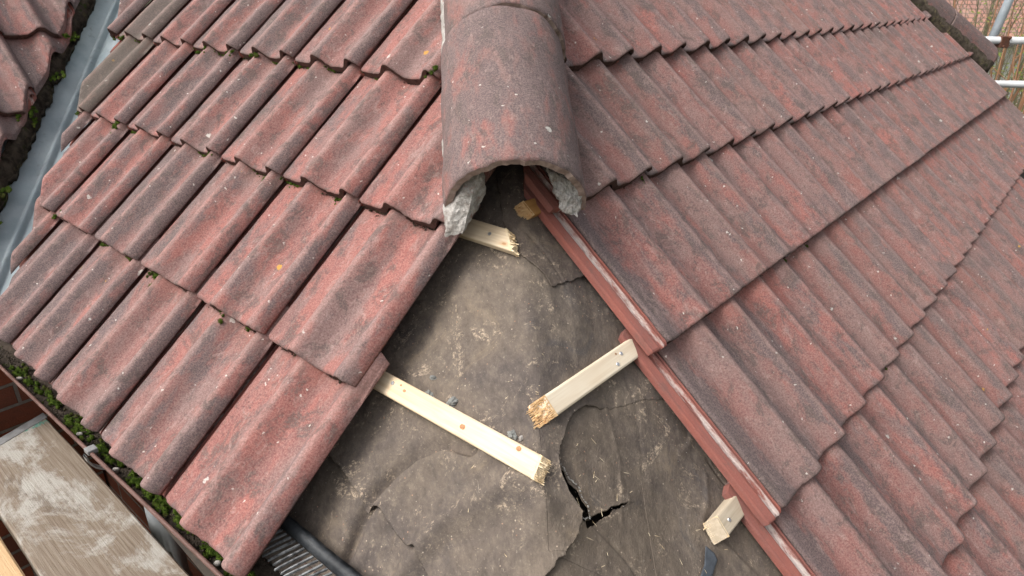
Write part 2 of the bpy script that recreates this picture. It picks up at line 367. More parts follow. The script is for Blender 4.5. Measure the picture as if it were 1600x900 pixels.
# ------------------------------------------------------------------ roof tile meshes
HR = .030; LEN = .442; TH = .021; TILT = -.074
def prof(x):
    z = 0.0
    for c, a, b, hh in ((.122, .052, .056, .032), (.272, .051, .046, .033)):
        d = x - c; hw = a if d < 0 else b
        if abs(d) < hw: z = max(z, hh * (.5 + .5 * math.cos(math.pi * d / hw)))
    return z + .0035 * (1 - math.cos(2 * math.pi * (x - .047) / .15)) / 2 - .0
def grid_shell(xs, tops, bots, seed, ny=18, rough=.0006, front=.0022, length=LEN, matfront=1, thin=0.):
    bm = bmesh.new(); nx = len(xs)
    ys = [0, .002, .006, .012] + [length * (i / (ny - 1)) ** 1.0 for i in range(1, ny)]; ys = sorted(ys)
    T, B = [], []
    for j, y in enumerate(ys):
        rt, rb = [], []
        for i, x in enumerate(xs):
            n1 = noise.noise(Vector((x * 28 + seed * 7.3, y * 28, seed * 3.1)))
            n2 = noise.noise(Vector((x * 110 + seed * 1.7, 5 + y * 5, seed)))
            n3 = noise.noise(Vector((x * 26, 9, seed * 2.3)))
            edge = max(0, 1 - y / .02)
            yy = y + edge * (n2 * front + n3 * front * .9)
            corner = min(x - xs[0], xs[-1] - x)
            if corner < .012: yy += edge * (.012 - corner) ** 2 * 30
            if y > length - .02 and corner < .014: yy -= (.014 - corner) * .6 * (1 - (length - y) / .02)
            z = tops[i] + n1 * rough * 1.6 - (.0035 if j == 0 else .0012 if j == 1 else 0)
            rt.append(bm.verts.new((x, yy, z))); rb.append(bm.verts.new((x, yy + (.001 if j == 0 else 0), bots[i] + thin * min(1, y / length))))
        T.append(rt); B.append(rb)
    for j in range(len(ys) - 1):
        for i in range(nx - 1):
            bm.faces.new((T[j][i], T[j][i + 1], T[j + 1][i + 1], T[j + 1][i]))
            bm.faces.new((B[j][i], B[j + 1][i], B[j + 1][i + 1], B[j][i + 1]))
        bm.faces.new((T[j][0], T[j + 1][0], B[j + 1][0], B[j][0])); bm.faces.new((T[j][-1], B[j][-1], B[j + 1][-1], T[j + 1][-1]))
    fr = []
    for i in range(nx - 1):
        fr.append(bm.faces.new((T[0][i], B[0][i], B[0][i + 1], T[0][i + 1])))
        bm.faces.new((T[-1][i], T[-1][i + 1], B[-1][i + 1], B[-1][i]))
    for f in bm.faces: f.smooth = True
    for f in fr: f.material_index = matfront; f.smooth = False
    return bm
def body_bm(seed):
    n = 58; xs = [.299 * i / n for i in range(n + 1)]
    tops = [prof(x) for x in xs]; tops[0] -= .002
    tops = [t - (.0045 if i == n else .0012 if i == n - 1 else 0) for i, t in enumerate(tops)]
    return grid_shell(xs, tops, [prof(x) - TH if x < .25 else prof(x) - .011 - .008 * max(0, 1 - (x - .25) / .02) for x in xs], seed, thin=.009)
CH = [(-.055, -.013), (-.0535, -.0085), (-.035, -.0055), (-.0325, -.0065), (-.0305, -.0115), (-.0195, -.012), (-.018, -.010), (-.0172, -.005), (-.0135, -.0047),
      (-.0125, -.010), (-.0095, -.0105), (-.0085, -.005), (-.005, -.0045), (-.004, -.010), (-.0005, -.0105)]
def chan_bm(seed):
    bm = grid_shell([a for a, b in CH], [b for a, b in CH], [-.0235] * len(CH), seed + 50, 60, .0006, .0030, LEN, 0)
    for f in bm.faces: f.smooth = False
    return bm
def finish(bm, name, mats, clip=None):
    """clip: list of (point, normal) in local space; what lies on the normal's side is cut off"""
    for pt, nr in (clip or []):
        g = bmesh.ops.bisect_plane(bm, geom=bm.verts[:] + bm.edges[:] + bm.faces[:], plane_co=pt, plane_no=nr, clear_outer=True, dist=1e-6)
        es = [e for e in g['geom_cut'] if isinstance(e, bmesh.types.BMEdge)]
        if es:
            try:
                r = bmesh.ops.holes_fill(bm, edges=es, sides=0)
                for f in r['faces']: f.material_index = 0; f.smooth = False
            except Exception: pass
    if not bm.verts: bm.free(); return None
    bmesh.ops.recalc_face_normals(bm, faces=bm.faces)
    me = bpy.data.meshes.new(name); bm.to_mesh(me); bm.free()
    for m in mats: me.materials.append(m)
    return me
NV = 6
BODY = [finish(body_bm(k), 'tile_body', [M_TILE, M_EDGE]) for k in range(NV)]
CHAN = [finish(chan_bm(k), 'interlock_channel', [M_CHAN]) for k in range(3)]
proto = None
def tile_colour(side):
    r = random.random
    if side == 'L': return (.40 + .45 * r(), .25 + .40 * r(), .0 + .08 * r() ** 2, 1)
    if side == 'R': return (.22 + .40 * r(), .48 + .38 * r(), .02 + .16 * r() ** 2, 1)
    return (.25 + .3 * r(), .5 + .3 * r(), .05, 1)
def place_tile(M, side, label, group, world_clips=None, colour=None):
    """a tile is an Empty carrying its body and its side channel; uncut tiles are copies that share meshes"""
    global proto
    k = random.randrange(NV); c = colour or tile_colour(side)
    if world_clips:
        Mi = M.inverted(); N3 = Mi.to_3x3(); cl = []
        cut = False
        for p, n in world_clips:
            lp, ln = Mi @ Vector(p), (N3 @ Vector(n)).normalized(); cl.append((lp, ln))
            for x in (-.045, .3):
                for y in (0, LEN):
                    if (Vector((x, y, 0)) - lp).dot(ln) > -.002: cut = True
        if cut:
            b = finish(body_bm(k), 'tile_body', [M_TILE, M_EDGE], cl)
            if b is None: return None
            h = finish(chan_bm(k), 'interlock_channel', [M_CHAN], cl)
            root = empty('roof_tile', M); o = bpy.data.objects.new('tile_body', b); link(o, root); o.color = c
            if h: o = bpy.data.objects.new('interlock_channel', h); link(o, root); o.color = c
            return tag(root, label, 'roof tile', group)
    if proto is None:
        root = empty('roof_tile', M); o1 = bpy.data.objects.new('tile_body', BODY[k]); link(o1, root)
        o2 = bpy.data.objects.new('interlock_channel', CHAN[k % 3]); link(o2, root); proto = (root, o1, o2)
    else:
        root = proto[0].copy(); link(root); root.matrix_world = M
        o1 = proto[1].copy(); o1.data = BODY[k]; link(o1, root); o2 = proto[2].copy(); o2.data = CHAN[k % 3]; link(o2, root)
    o1.color = c; o2.color = c
    return tag(root, label, 'roof tile', group)
ORD = ['first', 'second', 'third', 'fourth', 'fifth', 'sixth', 'seventh', 'eighth', 'ninth', 'tenth', 'eleventh', 'twelfth', 'thirteenth', 'fourteenth', 'fifteenth', 'sixteenth', 'seventeenth']
def jit(a): return random.uniform(-a, a)
# gutter-side slope ------------------------------------------------------------------
LROWS = [(.5332, 1.1051, .3021), (.8937, 1.115, .3025), (1.2459, 1.118, .3001), (1.5926, 1.1131, .2997), (1.94, 1.114, .300)]
LNAME = ['row over the gutter', 'row just above the gutter row', 'row at the cap\'s open end', 'row beside the open-ended cap', 'topmost row']
def look(c): return 'weathered' if not c else 'brownish dirty' if c[2] > .5 else 'reddish' if c[0] >= .7 else 'greyish pink'
XV = -1.60
def left_colour(r, k):
    return {(0, 0): (.80, .26, .0, 1), (0, 1): (.58, .46, .03, 1), (1, 0): (.78, .30, .0, 1), (1, 1): (.72, .38, .0, 1), (2, 0): (.85, .16, 0, 1), (2, 1): (.75, .30, 0, 1),
            (2, 6): (.4, .6, .75, 1), (3, 1): (.8, .15, 0, 1), (3, 6): (.4, .6, .55, 1), (1, 3): (.35, .5, .03, 1)}.get((r, k))
for r, (v, u0, du) in enumerate(LROWS):
    n = 0
    for k in range(0, 12):
        uL_ = u0 + du * (k + 1)                       # left edge of the tile
        if r == 0 and k == 0: uL_ -= .006
        if u0 + du * k > 4.2: break
        vm = v + .2; hipu = vm * CP
        if uL_ < (v) * CP + .02: continue
        xm = (-uL_ + v * CP) / R2
        if (-(u0 + du * k) + (v + .28) * CP) / R2 < XV + .14: continue
        n += 1
        clips = [((-.008, 0, 0), (1, 0, 0)), ((XV + .115 + jit(.010), v * CP * R2 - XV, 0), (-1, jit(.08), 0))]
        first = 'torn edge' if r < 2 else 'cap mortar' if r == 2 else 'near hip cap'
        lab = '%s tile, %s from the %s, gutter-side slope, %s' % (look(left_colour(r, k)), ORD[n - 1], first, LNAME[r])
        place_tile(SM('L', -uL_, v + jit(.0015), -.010 + jit(.0012), jit(.003), TILT + jit(.002)), 'L', lab, 'tiles of the gutter-side slope', clips, left_colour(r, k))
# large slope -----------------------------------------------------------------
RROWS = [(-.092, 1.14, .303), (.264, 1.128, .3035), (.6093, 1.139, .3025), (.9812, 1.143, .3000), (1.3208, 1.142, .3000), (1.654, 1.124, .3035), (2.0, 1.13, .302)]
RNAME = ['lowest row', 'row over the dusty stub', 'row over the pale batten', 'row over the orange stub', 'row at the cap\'s open end', 'row beside the cap joint', 'topmost row']
UH = 6.80
for r, (v, u0, du) in enumerate(RROWS):
    n = 0
    for k in range(0, 20):
        x0 = u0 + du * k
        if x0 + du < v * CP + .02: continue
        lim = 5.70 if v < 1.2 else 6.52 - v * CP
        if x0 > lim - (.2 if v < 1.2 else 0): break
        if v < -.0 and x0 > 3.2: break
        if 0 < v < .3 and x0 > 4.4: break
        n += 1
        clips = [((.008, 0, 0), (-1, 0, 0))]
        if v > 1.2: clips.append((Vector((0, UH / R2 - .012, 0)), (0, 1, 0)))
        first = 'torn edge' if r < 4 else 'near hip'
        lab = 'grey-red tile, %s from the %s, large slope\'s %s' % (ORD[n - 1], first, RNAME[r])
        wob = .0035 if k < 6 else .002
        if k == 0 and r in (1, 2): x0 -= .005
        place_tile(SM('R', x0, v + jit(.002), -.026 + jit(.0015), jit(.0035), TILT + jit(.002)), 'R', lab, 'tiles of the large slope', clips)
# wing roof at the top left ----------------------------------------------------
for r, (v, nm) in enumerate(((.905, 'lowest row'), (1.245, 'middle row'), (1.60, 'upper row'), (1.95, 'topmost row'))):
    n = 0
    for k in range(-1, 6):
        x0 = .573 + .3 * k - (.0 if r != 1 else 0)
        cx = (x0 - (2.263 + v * CP)) / R2
        if cx - LEN * CP / R2 > XV - .13: continue
        n += 1
        lab = 'wavy tile, %s in from the picture edge, small roof across the valley, %s' % (ORD[n - 1], nm)
        place_tile(SM('W', x0, v, -.014, jit(.004), TILT), 'W', lab, 'tiles of the small roof across the valley', [((XV - .098 + jit(.008), (2.263 + v * CP) * R2 + XV, 0), (1, jit(.05), 0))])

# ------------------------------------------------------------------ hip caps
TH_H = math.atan(TP / R2); CH_, SH_ = math.cos(TH_H), math.sin(TH_H)
def cap_mesh(seed, length=.44, r=.139, tk=.0125, broken=False):
    bm = bmesh.new(); na, nl = 52, 46; a0 = math.radians(94)
    O, I = [], []
    for j in range(nl + 1):
        y = length * j / nl; ro, ri = [], []
        for i in range(na + 1):
            a = -a0 + 2 * a0 * i / na
            e = max(0, 1 - y / .03)
            nn = noise.noise(Vector((a * 5, seed * 3.3, 1))) * .007 + noise.noise(Vector((a * 22, seed * 3.3, 4))) * .003 + noise.noise(Vector((a * 60, seed * 3.3, 4))) * .002
            yy = y + e * nn
            rr = r + noise.noise(Vector((math.sin(a) * 3, y * 9, seed))) * .0035 + noise.noise(Vector((a * 14, y * 60, seed))) * .0006
            if y < .003: rr -= .002
            ro.append(bm.verts.new((rr * math.sin(a), yy, rr * math.cos(a)))); ti = rr - tk + noise.noise(Vector((a * 12, 3, seed))) * .002
            ri.append(bm.verts.new((ti * math.sin(a), yy, ti * math.cos(a))))
        O.append(ro); I.append(ri)
    for j in range(nl):
        for i in range(na):
            bm.faces.new((O[j][i], O[j][i + 1], O[j + 1][i + 1], O[j + 1][i])); f = bm.faces.new((I[j][i], I[j + 1][i], I[j + 1][i + 1], I[j][i + 1])); f.material_index = 1
        bm.faces.new((O[j][0], O[j + 1][0], I[j + 1][0], I[j][0])); bm.faces.new((O[j][-1], I[j][-1], I[j + 1][-1], O[j + 1][-1]))
    for f in bm.faces: f.smooth = True
    for i in range(na):
        for j, R_ in ((0, 1), (nl, 0)):
            f = bm.faces.new((O[j][i], I[j][i], I[j][i + 1], O[j][i + 1])); f.material_index = 1
    bmesh.ops.recalc_face_normals(bm, faces=bm.faces)
    me = bpy.data.meshes.new('hip_cap_tile'); bm.to_mesh(me); bm.free(); return me
def capM(a, x=0, n=-.050, yaw=0):
    X = Vector((1, 0, 0)); Y = Vector((0, CH_, SH_)); Z = X.cross(Y); p = X * x + Y * a + Z * n
    return Matrix(((X.x, Y.x, Z.x, p.x), (X.y, Y.y, Z.y, p.y), (X.z, Y.z, Z.z, p.z), (0, 0, 0, 1))) @ Matrix.Rotation(yaw, 4, 'Z')
M_CAPEND = simple('pale_broken_cap_edge', (.36, .27, .23), (.24, .17, .15), 60, .9, .0015, 200)
CAPC = [(.40, .66, .10, 1), (.4, .65, .15, 1), (.4, .6, .1, 1)]
for i, (a, lab) in enumerate(((1.695, 'lowest half-round hip cap with its open end over the hole'), (2.142, 'second hip cap up the near hip, behind the open-ended one'), (2.59, 'third hip cap up the near hip, beyond the picture edge'))):
    o = mesh_obj('hip_cap', cap_mesh(i + 1), [M_CAP, M_CAPEND], None, capM(a, -.016 + .004 * i, -.050 + (.0 if i == 0 else .001), .012)); o.color = CAPC[i]
    tag(o, lab, 'hip cap', 'half-round caps on the near hip')
# far hip: runs towards -X at y = UH/sqrt2
YF = UH / R2
def farM(t, n=-.050):          # t metres up the hip, measured horizontally from the corner
    Y = Vector((-CH_, 0, SH_)); X = Vector((0, 1, 0)); Z = X.cross(Y)
    if Z.z < 0: X = -X; Z = -Z
    p = Vector((YF - t * 1.0, YF, t * TP / R2)) + Z * n
    return Matrix(((X.x, Y.x, Z.x, p.x), (X.y, Y.y, Z.y, p.y), (X.z, Y.z, Z.z, p.z), (0, 0, 0, 1)))
for i in range(4):
    o = mesh_obj('hip_cap', cap_mesh(7 + i), [M_CAP, M_CAPEND], None, farM(1.335 + .372 * i, -.05)); o.color = (.35, .65, .1, 1)
    tag(o, '%s half-round cap up the far hip by the scaffold tubes' % ('lowest', 'second', 'third', 'fourth')[i], 'hip cap', 'half-round caps on the far hip')

# ------------------------------------------------------------------ mortar
def blob(name, pts, seed, amp=.004, cuts=5, mat=M_MORT, sc=70):
    bm = bmesh.new()
    for p in pts: bm.verts.new(p)
    r = bmesh.ops.convex_hull(bm, input=bm.verts)
    bmesh.ops.delete(bm, geom=[v for v in bm.verts if not v.link_faces], context='VERTS')
    bmesh.ops.triangulate(bm, faces=bm.faces)
    for _ in range(cuts):
        L = [e for e in bm.edges if e.calc_length() > .006]
        if not L: break
        bmesh.ops.subdivide_edges(bm, edges=L, cuts=1, use_grid_fill=False); bmesh.ops.triangulate(bm, faces=bm.faces)
    bm.normal_update()
    for v in bm.verts:
        d = noise.noise(v.co * sc + Vector((seed, 0, 0))) * amp + noise.noise(v.co * sc * 3.1 + Vector((seed, 0, 5))) * amp * .5
        v.co += v.normal * d
    return bm_obj(name, bm, mat, smooth=False)
ml = [(-.154, 1.470, .897), (-.152, 1.418, .836), (-.120, 1.408, .844), (-.086, 1.466, .897), (-.090, 1.455, .932), (-.088, 1.425, .958), (-.115, 1.425, .938), (-.156, 1.448, .888), (-.148, 1.415, .855), (-.074, 1.462, .905), (-.076, 1.445, .930), (-.135, 1.60, .99), (-.09, 1.60, 1.0), (-.09, 1.55, .93), (-.15, 1.56, .93), (-.12, 1.50, .86)]
tag(blob('mortar_lump', ml, 3, .004), 'white broken mortar lump under the left rim of the hip cap', 'mortar', 'mortar lumps under the hip cap')
mr = [(.045, 1.445, .955), (.062, 1.450, .903), (.070, 1.420, .880), (.100, 1.422, .870), (.114, 1.448, .892), (.112, 1.440, .915), (.098, 1.440, .930), (.06, 1.60, 1.01), (.115, 1.60, .97), (.115, 1.50, .90), (.06, 1.56, .93)]
tag(blob('mortar_lump', mr, 9, .006), 'grey broken mortar lump under the right rim of the hip cap', 'mortar', 'mortar lumps under the hip cap')
def strip(name, M, pts, mat, seed, w=.03, h=.04, amp=.005, label=None, cat=None, group=None):
    bm = bmesh.new(); rows = []
    for j, (x, y, z) in enumerate(pts):
        row = []
        for k in range(9):
            a = math.pi * 2 * k / 9; p = Vector((x + math.cos(a) * w, y, z + math.sin(a) * h))
            p += Vector((noise.noise(p * 40 + Vector((seed, 0, 0))), noise.noise(p * 40 + Vector((0, seed, 0))), noise.noise(p * 40 + Vector((0, 0, seed))))) * amp * 1.6
            row.append(bm.verts.new(M @ p))
        rows.append(row)
    for j in range(len(rows) - 1):
        for k in range(9): bm.faces.new((rows[j][k], rows[j][(k + 1) % 9], rows[j + 1][(k + 1) % 9], rows[j + 1][k]))
    bm.faces.new(rows[0]); bm.faces.new(rows[-1][::-1])
    return tag(bm_obj(name, bm, mat, smooth=True), label, cat, group)
Mc = capM(1.70, -.016, -.05, .012)
strip('mortar_bedding', Mc, [(-.126, .04 + .02 * i, -.012) for i in range(60)], M_MORT, 1, .012, .028, .003, 'thin mortar bedding along the left rim of the near hip caps', 'mortar')
strip('mortar_bedding', Mc, [(.126, .04 + .02 * i, -.012) for i in range(60)], M_DMORT, 2, .012, .028, .003, 'thin mortar bedding along the right rim of the near hip caps', 'mortar')
Mf = farM(1.335, -.05)
for sgn, nm in ((-1, 'near'), (1, 'back')):
    strip('mortar_bedding', Mf, [(sgn * .128, .0 + .03 * i, -.025) for i in range(58)], M_DMORT, 5 + sgn, .020, .055, .006, 'dark mossy mortar bedding on the %s side of the far hip caps' % nm, 'mortar')
pe = Mf @ Vector((0, 0, 0))
tag(blob('mortar_lump', [Mf @ Vector(q) for q in ((-.03, -.07, -.05), (.11, -.06, -.06), (.12, .03, .06), (.02, .03, .10), (-.06, .05, .05), (.10, .05, -.05), (.0, -.07, .03), (.09, -.055, .04))], 21, .012, 4), 'pale mortar lump below the lowest cap of the far hip', 'mortar')

# ------------------------------------------------------------------ roofing felt
FH = -.085
def zroof(x, y, h=FH):
    ax = np.sqrt(np.asarray(x) ** 2 + .018 ** 2) - .004
    return TP * (np.asarray(y) - ax) / R2 + h / CP
TEAR = [(0.0345, 1.079), (0.043, 1.074), (0.048, 1.06), (0.06, 1.055), (0.067, 1.043), (0.075, 1.036), (0.077, 1.020), (0.070, 1.012), (0.061, 1.022), (0.05, 1.033), (0.041, 1.051)]
TEAR = [(a - .006, b) for a, b in TEAR]
_c = [(.030, 1.079), (.048, 1.045), (.066, 1.014)]
TEAR = [(a + (a - (.030 + (1.079 - b) * .55)) * .30, b) for a, b in TEAR]
SLIT = [(0.066, 1.014), (0.084, 1.029), (0.102, 1.042), (0.128, 1.061), (0.155, 1.076)]
LOW = [(0.07, 1.017), (0.067, 1.004), (0.05, 0.977), (0.025, 0.947), (0.006, 0.928), (-0.007, 0.917), (-0.022, 0.901), (-.05, .86), (-.08, .78), (-.10, .60)]
LOW = [(a - .006, b) for a, b in LOW]
UPC = [(0.036, 1.078), (0.04, 1.1), (0.051, 1.123), (0.062, 1.145), (0.076, 1.164), (0.098, 1.183), (0.122, 1.199), (.20, 1.24), (.32, 1.31), (.60, 1.55), (.8, 1.8)]
UPC = [(a - .006, b) for a, b in UPC]
LAPT = [(-0.045, 1.60), (-.038, 1.491), (-0.023, 1.441), (-0.007, 1.408), (0.021, 1.394), (0.035, 1.384), (0.048, 1.365), (0.095, 1.404), (0.15, 1.455), (0.2, 1.505), (.30, 1.61)]
LAPL = [(-.56, 1.44), (-0.406, 1.285), (-0.376, 1.247), (-0.343, 1.208), (-0.32, 1.172), (-0.293, 1.137), (-0.263, 1.104), (-0.237, 1.069), (-0.211, 1.032), (-0.186, 0.995), (-0.163, 0.958), (-.13, .88), (-.10, .60)]
F1 = [(-.33, 1.09), (-0.297, 1.143), (-0.275, 1.159), (-0.243, 1.173), (-0.206, 1.177), (-0.152, 1.16), (-.11, 1.13)]
F2 = [(-.26, 1.0), (-0.205, 1.032), (-0.153, 1.047), (-0.106, 1.047), (-0.06, 1.047), (-0.02, 1.033), (-0.004, 1.001)]
rng = np.random.default_rng(5)
def wiggle(P, amp=.0016, step=.004, seed=0):
    P = np.array(P, float); out = [P[0]]
    for a, b in zip(P[:-1], P[1:]):
        n = max(1, int(np.linalg.norm(b - a) / step)); d = (b - a) / (np.linalg.norm(b - a) + 1e-9); nrm = np.array((-d[1], d[0]))
        for i in range(1, n + 1):
            q = a + (b - a) * i / n
            if i < n or True: q = q + nrm * (noise.noise(Vector((q[0] * 60, q[1] * 60, seed))) * amp * 2.2 + noise.noise(Vector((q[0] * 260, q[1] * 260, seed))) * amp)
            out.append(q)
    return np.array(out)
def seg_dist(X, Y, P):
    """distance from points to a polyline, and the nearest point"""
    best = np.full(X.shape, 1e9); bx = X.copy(); by = Y.copy()
    for a, b in zip(P[:-1], P[1:]):
        d = b - a; L2 = d @ d + 1e-12; t = np.clip(((X - a[0]) * d[0] + (Y - a[1]) * d[1]) / L2, 0, 1)
        qx = a[0] + t * d[0]; qy = a[1] + t * d[1]; r = np.hypot(X - qx, Y - qy); m = r < best
        best = np.where(m, r, best); bx = np.where(m, qx, bx); by = np.where(m, qy, by)
    return best, bx, by
def inside(X, Y, P):
    c = np.zeros(X.shape, bool); n = len(P)
    for i in range(n):
        x1, y1 = P[i]; x2, y2 = P[(i + 1) % n]
        m = ((y1 > Y) != (y2 > Y)) & (X < (x2 - x1) * (Y - y1) / (y2 - y1 + 1e-15) + x1); c ^= m
    return c
def sheet_noise(X, Y, seed):
    r = np.random.default_rng(seed); Z = np.zeros_like(X)
    for f, a, n in ((5, .0042, 5), (12, .0021, 8), (27, .0009, 10), (60, .00035, 12)):
        for _ in range(n):
            th = r.uniform(0, math.pi); ff = f * r.uniform(.7, 1.4)
            Z += a / math.sqrt(n) * np.sin((X * math.cos(th) + Y * math.sin(th)) * ff * 2 * math.pi * .5 + r.uniform(0, 6.3) + 1.2 * np.sin((X * math.sin(th) - Y * math.cos(th)) * ff * 1.3))
    return Z
def relief(X, Y):
    Z = sheet_noise(X, Y, 11)
    d, _, _ = seg_dist(X, Y, np.array(F1)); Z -= .022 * np.exp(-(d / .014) ** 2)
    sd_ = X * .6 - Y * .8
    d, _, _ = seg_dist(X, Y, np.array(F1) + np.array((.018, -.024))); Z += .010 * np.exp(-(d / .024) ** 2)
    d, _, _ = seg_dist(X, Y, np.array(F2)); Z += .013 * np.exp(-(d / .018) ** 2)
    d, _, _ = seg_dist(X, Y, np.array(F2) + np.array((.0, -.035))); Z -= .008 * np.exp(-(d / .022) ** 2)
    for k in range(26):                                  # sharp little creases
        r_ = np.random.default_rng(100 + k); cx, cy, a_, L_ = r_.uniform(-.45, .45), r_.uniform(.75, 1.55), r_.uniform(0, 3.14), r_.uniform(.03, .11)
        dx, dy = math.cos(a_) * L_, math.sin(a_) * L_
        d, _, _ = seg_dist(X, Y, np.array([(cx - dx, cy - dy), (cx + dy * .15, cy - dx * .15), (cx + dx, cy + dy)])); Z += r_.choice((-1, 1)) * r_.uniform(.0012, .0028) * np.exp(-(d / r_.uniform(.003, .006)) ** 2)
    Z += -.012 * np.exp(-((X - .24) / .10) ** 2 - ((Y - 1.08) / .13) ** 2) - .010 * np.exp(-((X + .24) / .09) ** 2 - ((Y - 1.30) / .13) ** 2)
    return Z
STEP = .0021
def felt_sheet(name, region, edges, lift, mat, seed, label, holes=(), liftw=.03, liftamp=.004, th=.0022, taper=False):
    x0, y0 = np.min(region, 0); x1, y1 = np.max(region, 0)
    x0 = max(x0, -.78); x1 = min(x1, .80); y0 = max(y0, .50); y1 = min(y1, 1.64)
    xs = np.arange(x0, x1 + STEP, STEP); ys = np.arange(y0, y1 + STEP, STEP)
    fb = None
    if holes:
        i0, i1 = np.searchsorted(xs, (.0, .185)); j0, j1 = np.searchsorted(ys, (.955, 1.115)); fb = (i0, i1, j0, j1)
    edge = [np.asarray(e) for e in edges]
    def build(xs, ys, step, skip=None):
        X, Y = np.meshgrid(xs, ys); inn = inside(X, Y, region); la = liftamp
        for h in holes: inn &= ~inside(X, Y, h)
        if edge or holes:                               # snap the border to the outline so that it is cut cleanly
            D = np.full(X.shape, 1e9); BX = X.copy(); BY = Y.copy()
            for e in edge + [np.vstack([h, h[:1]]) for h in holes]:
                d, bx, by = seg_dist(X, Y, e); m = d < D; D = np.where(m, d, D); BX = np.where(m, bx, BX); BY = np.where(m, by, BY)
            near = (~inn) & (D < step * .75); X = np.where(near, BX, X); Y = np.where(near, BY, Y); inn |= near
        lf = lift * np.clip(1 - (X - .085) / .05, .12, 1) if taper else lift
        Z = zroof(X, Y) + (relief(X, Y) + lf) / CP
        if holes:
            d, _, _ = seg_dist(X, Y, np.vstack([holes[0], holes[0][:1]])); Z += (.007 if taper else .0035) * np.exp(-d / .009)
            if len(holes) > 1: d, _, _ = seg_dist(X, Y, W_SLIT); Z += .0035 * np.exp(-d / .006) * ((Y - 1.014) > (X - .066) * .69)
        if edge:
            D = np.full(X.shape, 1e9)
            for e in edge: D = np.minimum(D, seg_dist(X, Y, e)[0])
            ripple = .5 + .5 * np.sin(X * 31 + seed) * np.sin(Y * 23 + seed * 2)
            if taper: la = la * np.clip(1 - (X - .075) / .04, 0, 1)
            Z += la * np.exp(-D / liftw * 1.6) * (.45 + ripple)
        ny, nx = X.shape; q = inn[:-1, :-1] & inn[1:, :-1] & inn[:-1, 1:] & inn[1:, 1:]
        if skip: q[skip[2]:skip[3], skip[0]:skip[1]] = False
        idx = -np.ones(ny * nx, int); I = np.arange(ny * nx).reshape(ny, nx)
        F = np.stack([I[:-1, :-1][q], I[:-1, 1:][q], I[1:, 1:][q], I[1:, :-1][q]], 1)
        used = np.unique(F); idx[used] = np.arange(len(used))
        return np.stack([X.ravel()[used], Y.ravel()[used], Z.ravel()[used]], 1), idx[F]
    V, F = build(xs, ys, STEP, fb)
    if fb:
        k = 3; xf = np.linspace(xs[fb[0]], xs[fb[1]], (fb[1] - fb[0]) * k + 1); yf = np.linspace(ys[fb[2]], ys[fb[3]], (fb[3] - fb[2]) * k + 1)
        Vf, Ff = build(xf, yf, STEP / k); F = np.vstack([F, Ff + len(V)]); V = np.vstack([V, Vf])
    # give the sheet its thickness: a second layer and a rim
    n = len(V); V2 = V - np.array((0, 0, th)); E = np.concatenate([F[:, [0, 1]], F[:, [1, 2]], F[:, [2, 3]], F[:, [3, 0]]])
    key = np.sort(E, 1); k1 = key[:, 0] * n + key[:, 1]; u, inv, cnt = np.unique(k1, return_inverse=True, return_counts=True)
    bE = E[cnt[inv] == 1]
    F2_ = F[:, ::-1] + n; rim = np.stack([bE[:, 1], bE[:, 0], bE[:, 0] + n, bE[:, 1] + n], 1)
    me = np_mesh(name, np.vstack([V, V2]), np.vstack([F, F2_, rim])); smooth_all(me)
    o = mesh_obj(name, me, mat); return tag(o, label, 'roofing felt', 'overlapping pieces of roofing felt')
eave = .455 * R2
W_UPC, W_LOW, W_LAPT, W_LAPL, W_SLIT = wiggle(UPC, seed=1), wiggle(LOW, .0022, seed=2), wiggle(LAPT, .0012, seed=3), wiggle(LAPL, .0010, seed=4), wiggle(SLIT, .001, seed=5)
W_TEAR = wiggle(TEAR + TEAR[:1], .0008, .003, 6)[:-1]
# sheet to the left of the crack (lies on top of the others)
left_edge = np.vstack([W_UPC[::-1], W_LOW])
regA = np.vstack([left_edge, W_LAPL[::-1], [(-.78, 1.62), (-.78, 2.15), (.80, 2.15)]])
slit_w = np.vstack([W_SLIT + np.array((-.0005, .0016)) * np.linspace(1, .1, len(W_SLIT))[:, None], (W_SLIT + np.array((.0020, -.0075)) * np.linspace(1, .1, len(W_SLIT))[:, None])[::-1]])
felt_sheet('roofing_felt', regA, [left_edge, W_LAPL], .0075, M_FELT, 3, 'wrinkled grey-brown felt sheet left of the crack, under both long broken battens', [W_TEAR], .02, .0045, taper=True)
# pale torn fibres along the tear
def fringe(P, side, seed, w=.0026):
    P = np.array(P); r = np.random.default_rng(seed); V, F = [], []
    for i in range(len(P) - 1):
        a, b = P[i], P[i + 1]; d = (b - a) / (np.linalg.norm(b - a) + 1e-9); n = np.array((-d[1], d[0])) * side
        for q in range(3):
            c = a + (b - a) * r.uniform(0, 1); L_ = w * r.uniform(.4, 1.8); e = c + n * L_; k = len(V)
            z0 = float(zroof(c[0], c[1])) + (float(relief(np.array([c[0]]), np.array([c[1]]))[0]) + .0085) / CP
            V += [(c[0] - d[0] * .0012, c[1] - d[1] * .0012, z0), (c[0] + d[0] * .0012, c[1] + d[1] * .0012, z0), (e[0], e[1], z0 - .001), (c[0], c[1], z0 - .0022)]
            F += [(k, k + 1, k + 2), (k, k + 2, k + 3), (k + 1, k + 3, k + 2), (k, k + 3, k + 1)]
    return np_mesh('torn_fringe', V, F)
M_FRINGE = simple('pale_torn_fibres', (.50, .48, .44), (.32, .30, .27), 90)
_A = bpy.data.objects['roofing_felt']; TW = wiggle(TEAR + TEAR[:1], .0018, .003, 6)
mesh_obj('torn_fringe', fringe(TW, 1, 2), M_FRINGE, _A)
regB = np.array([(-.14, .5), (-.14, .92), (-.02, 1.1), (-.02, 1.30), (.05, 1.36), (.78, 1.95), (.80, .5)])
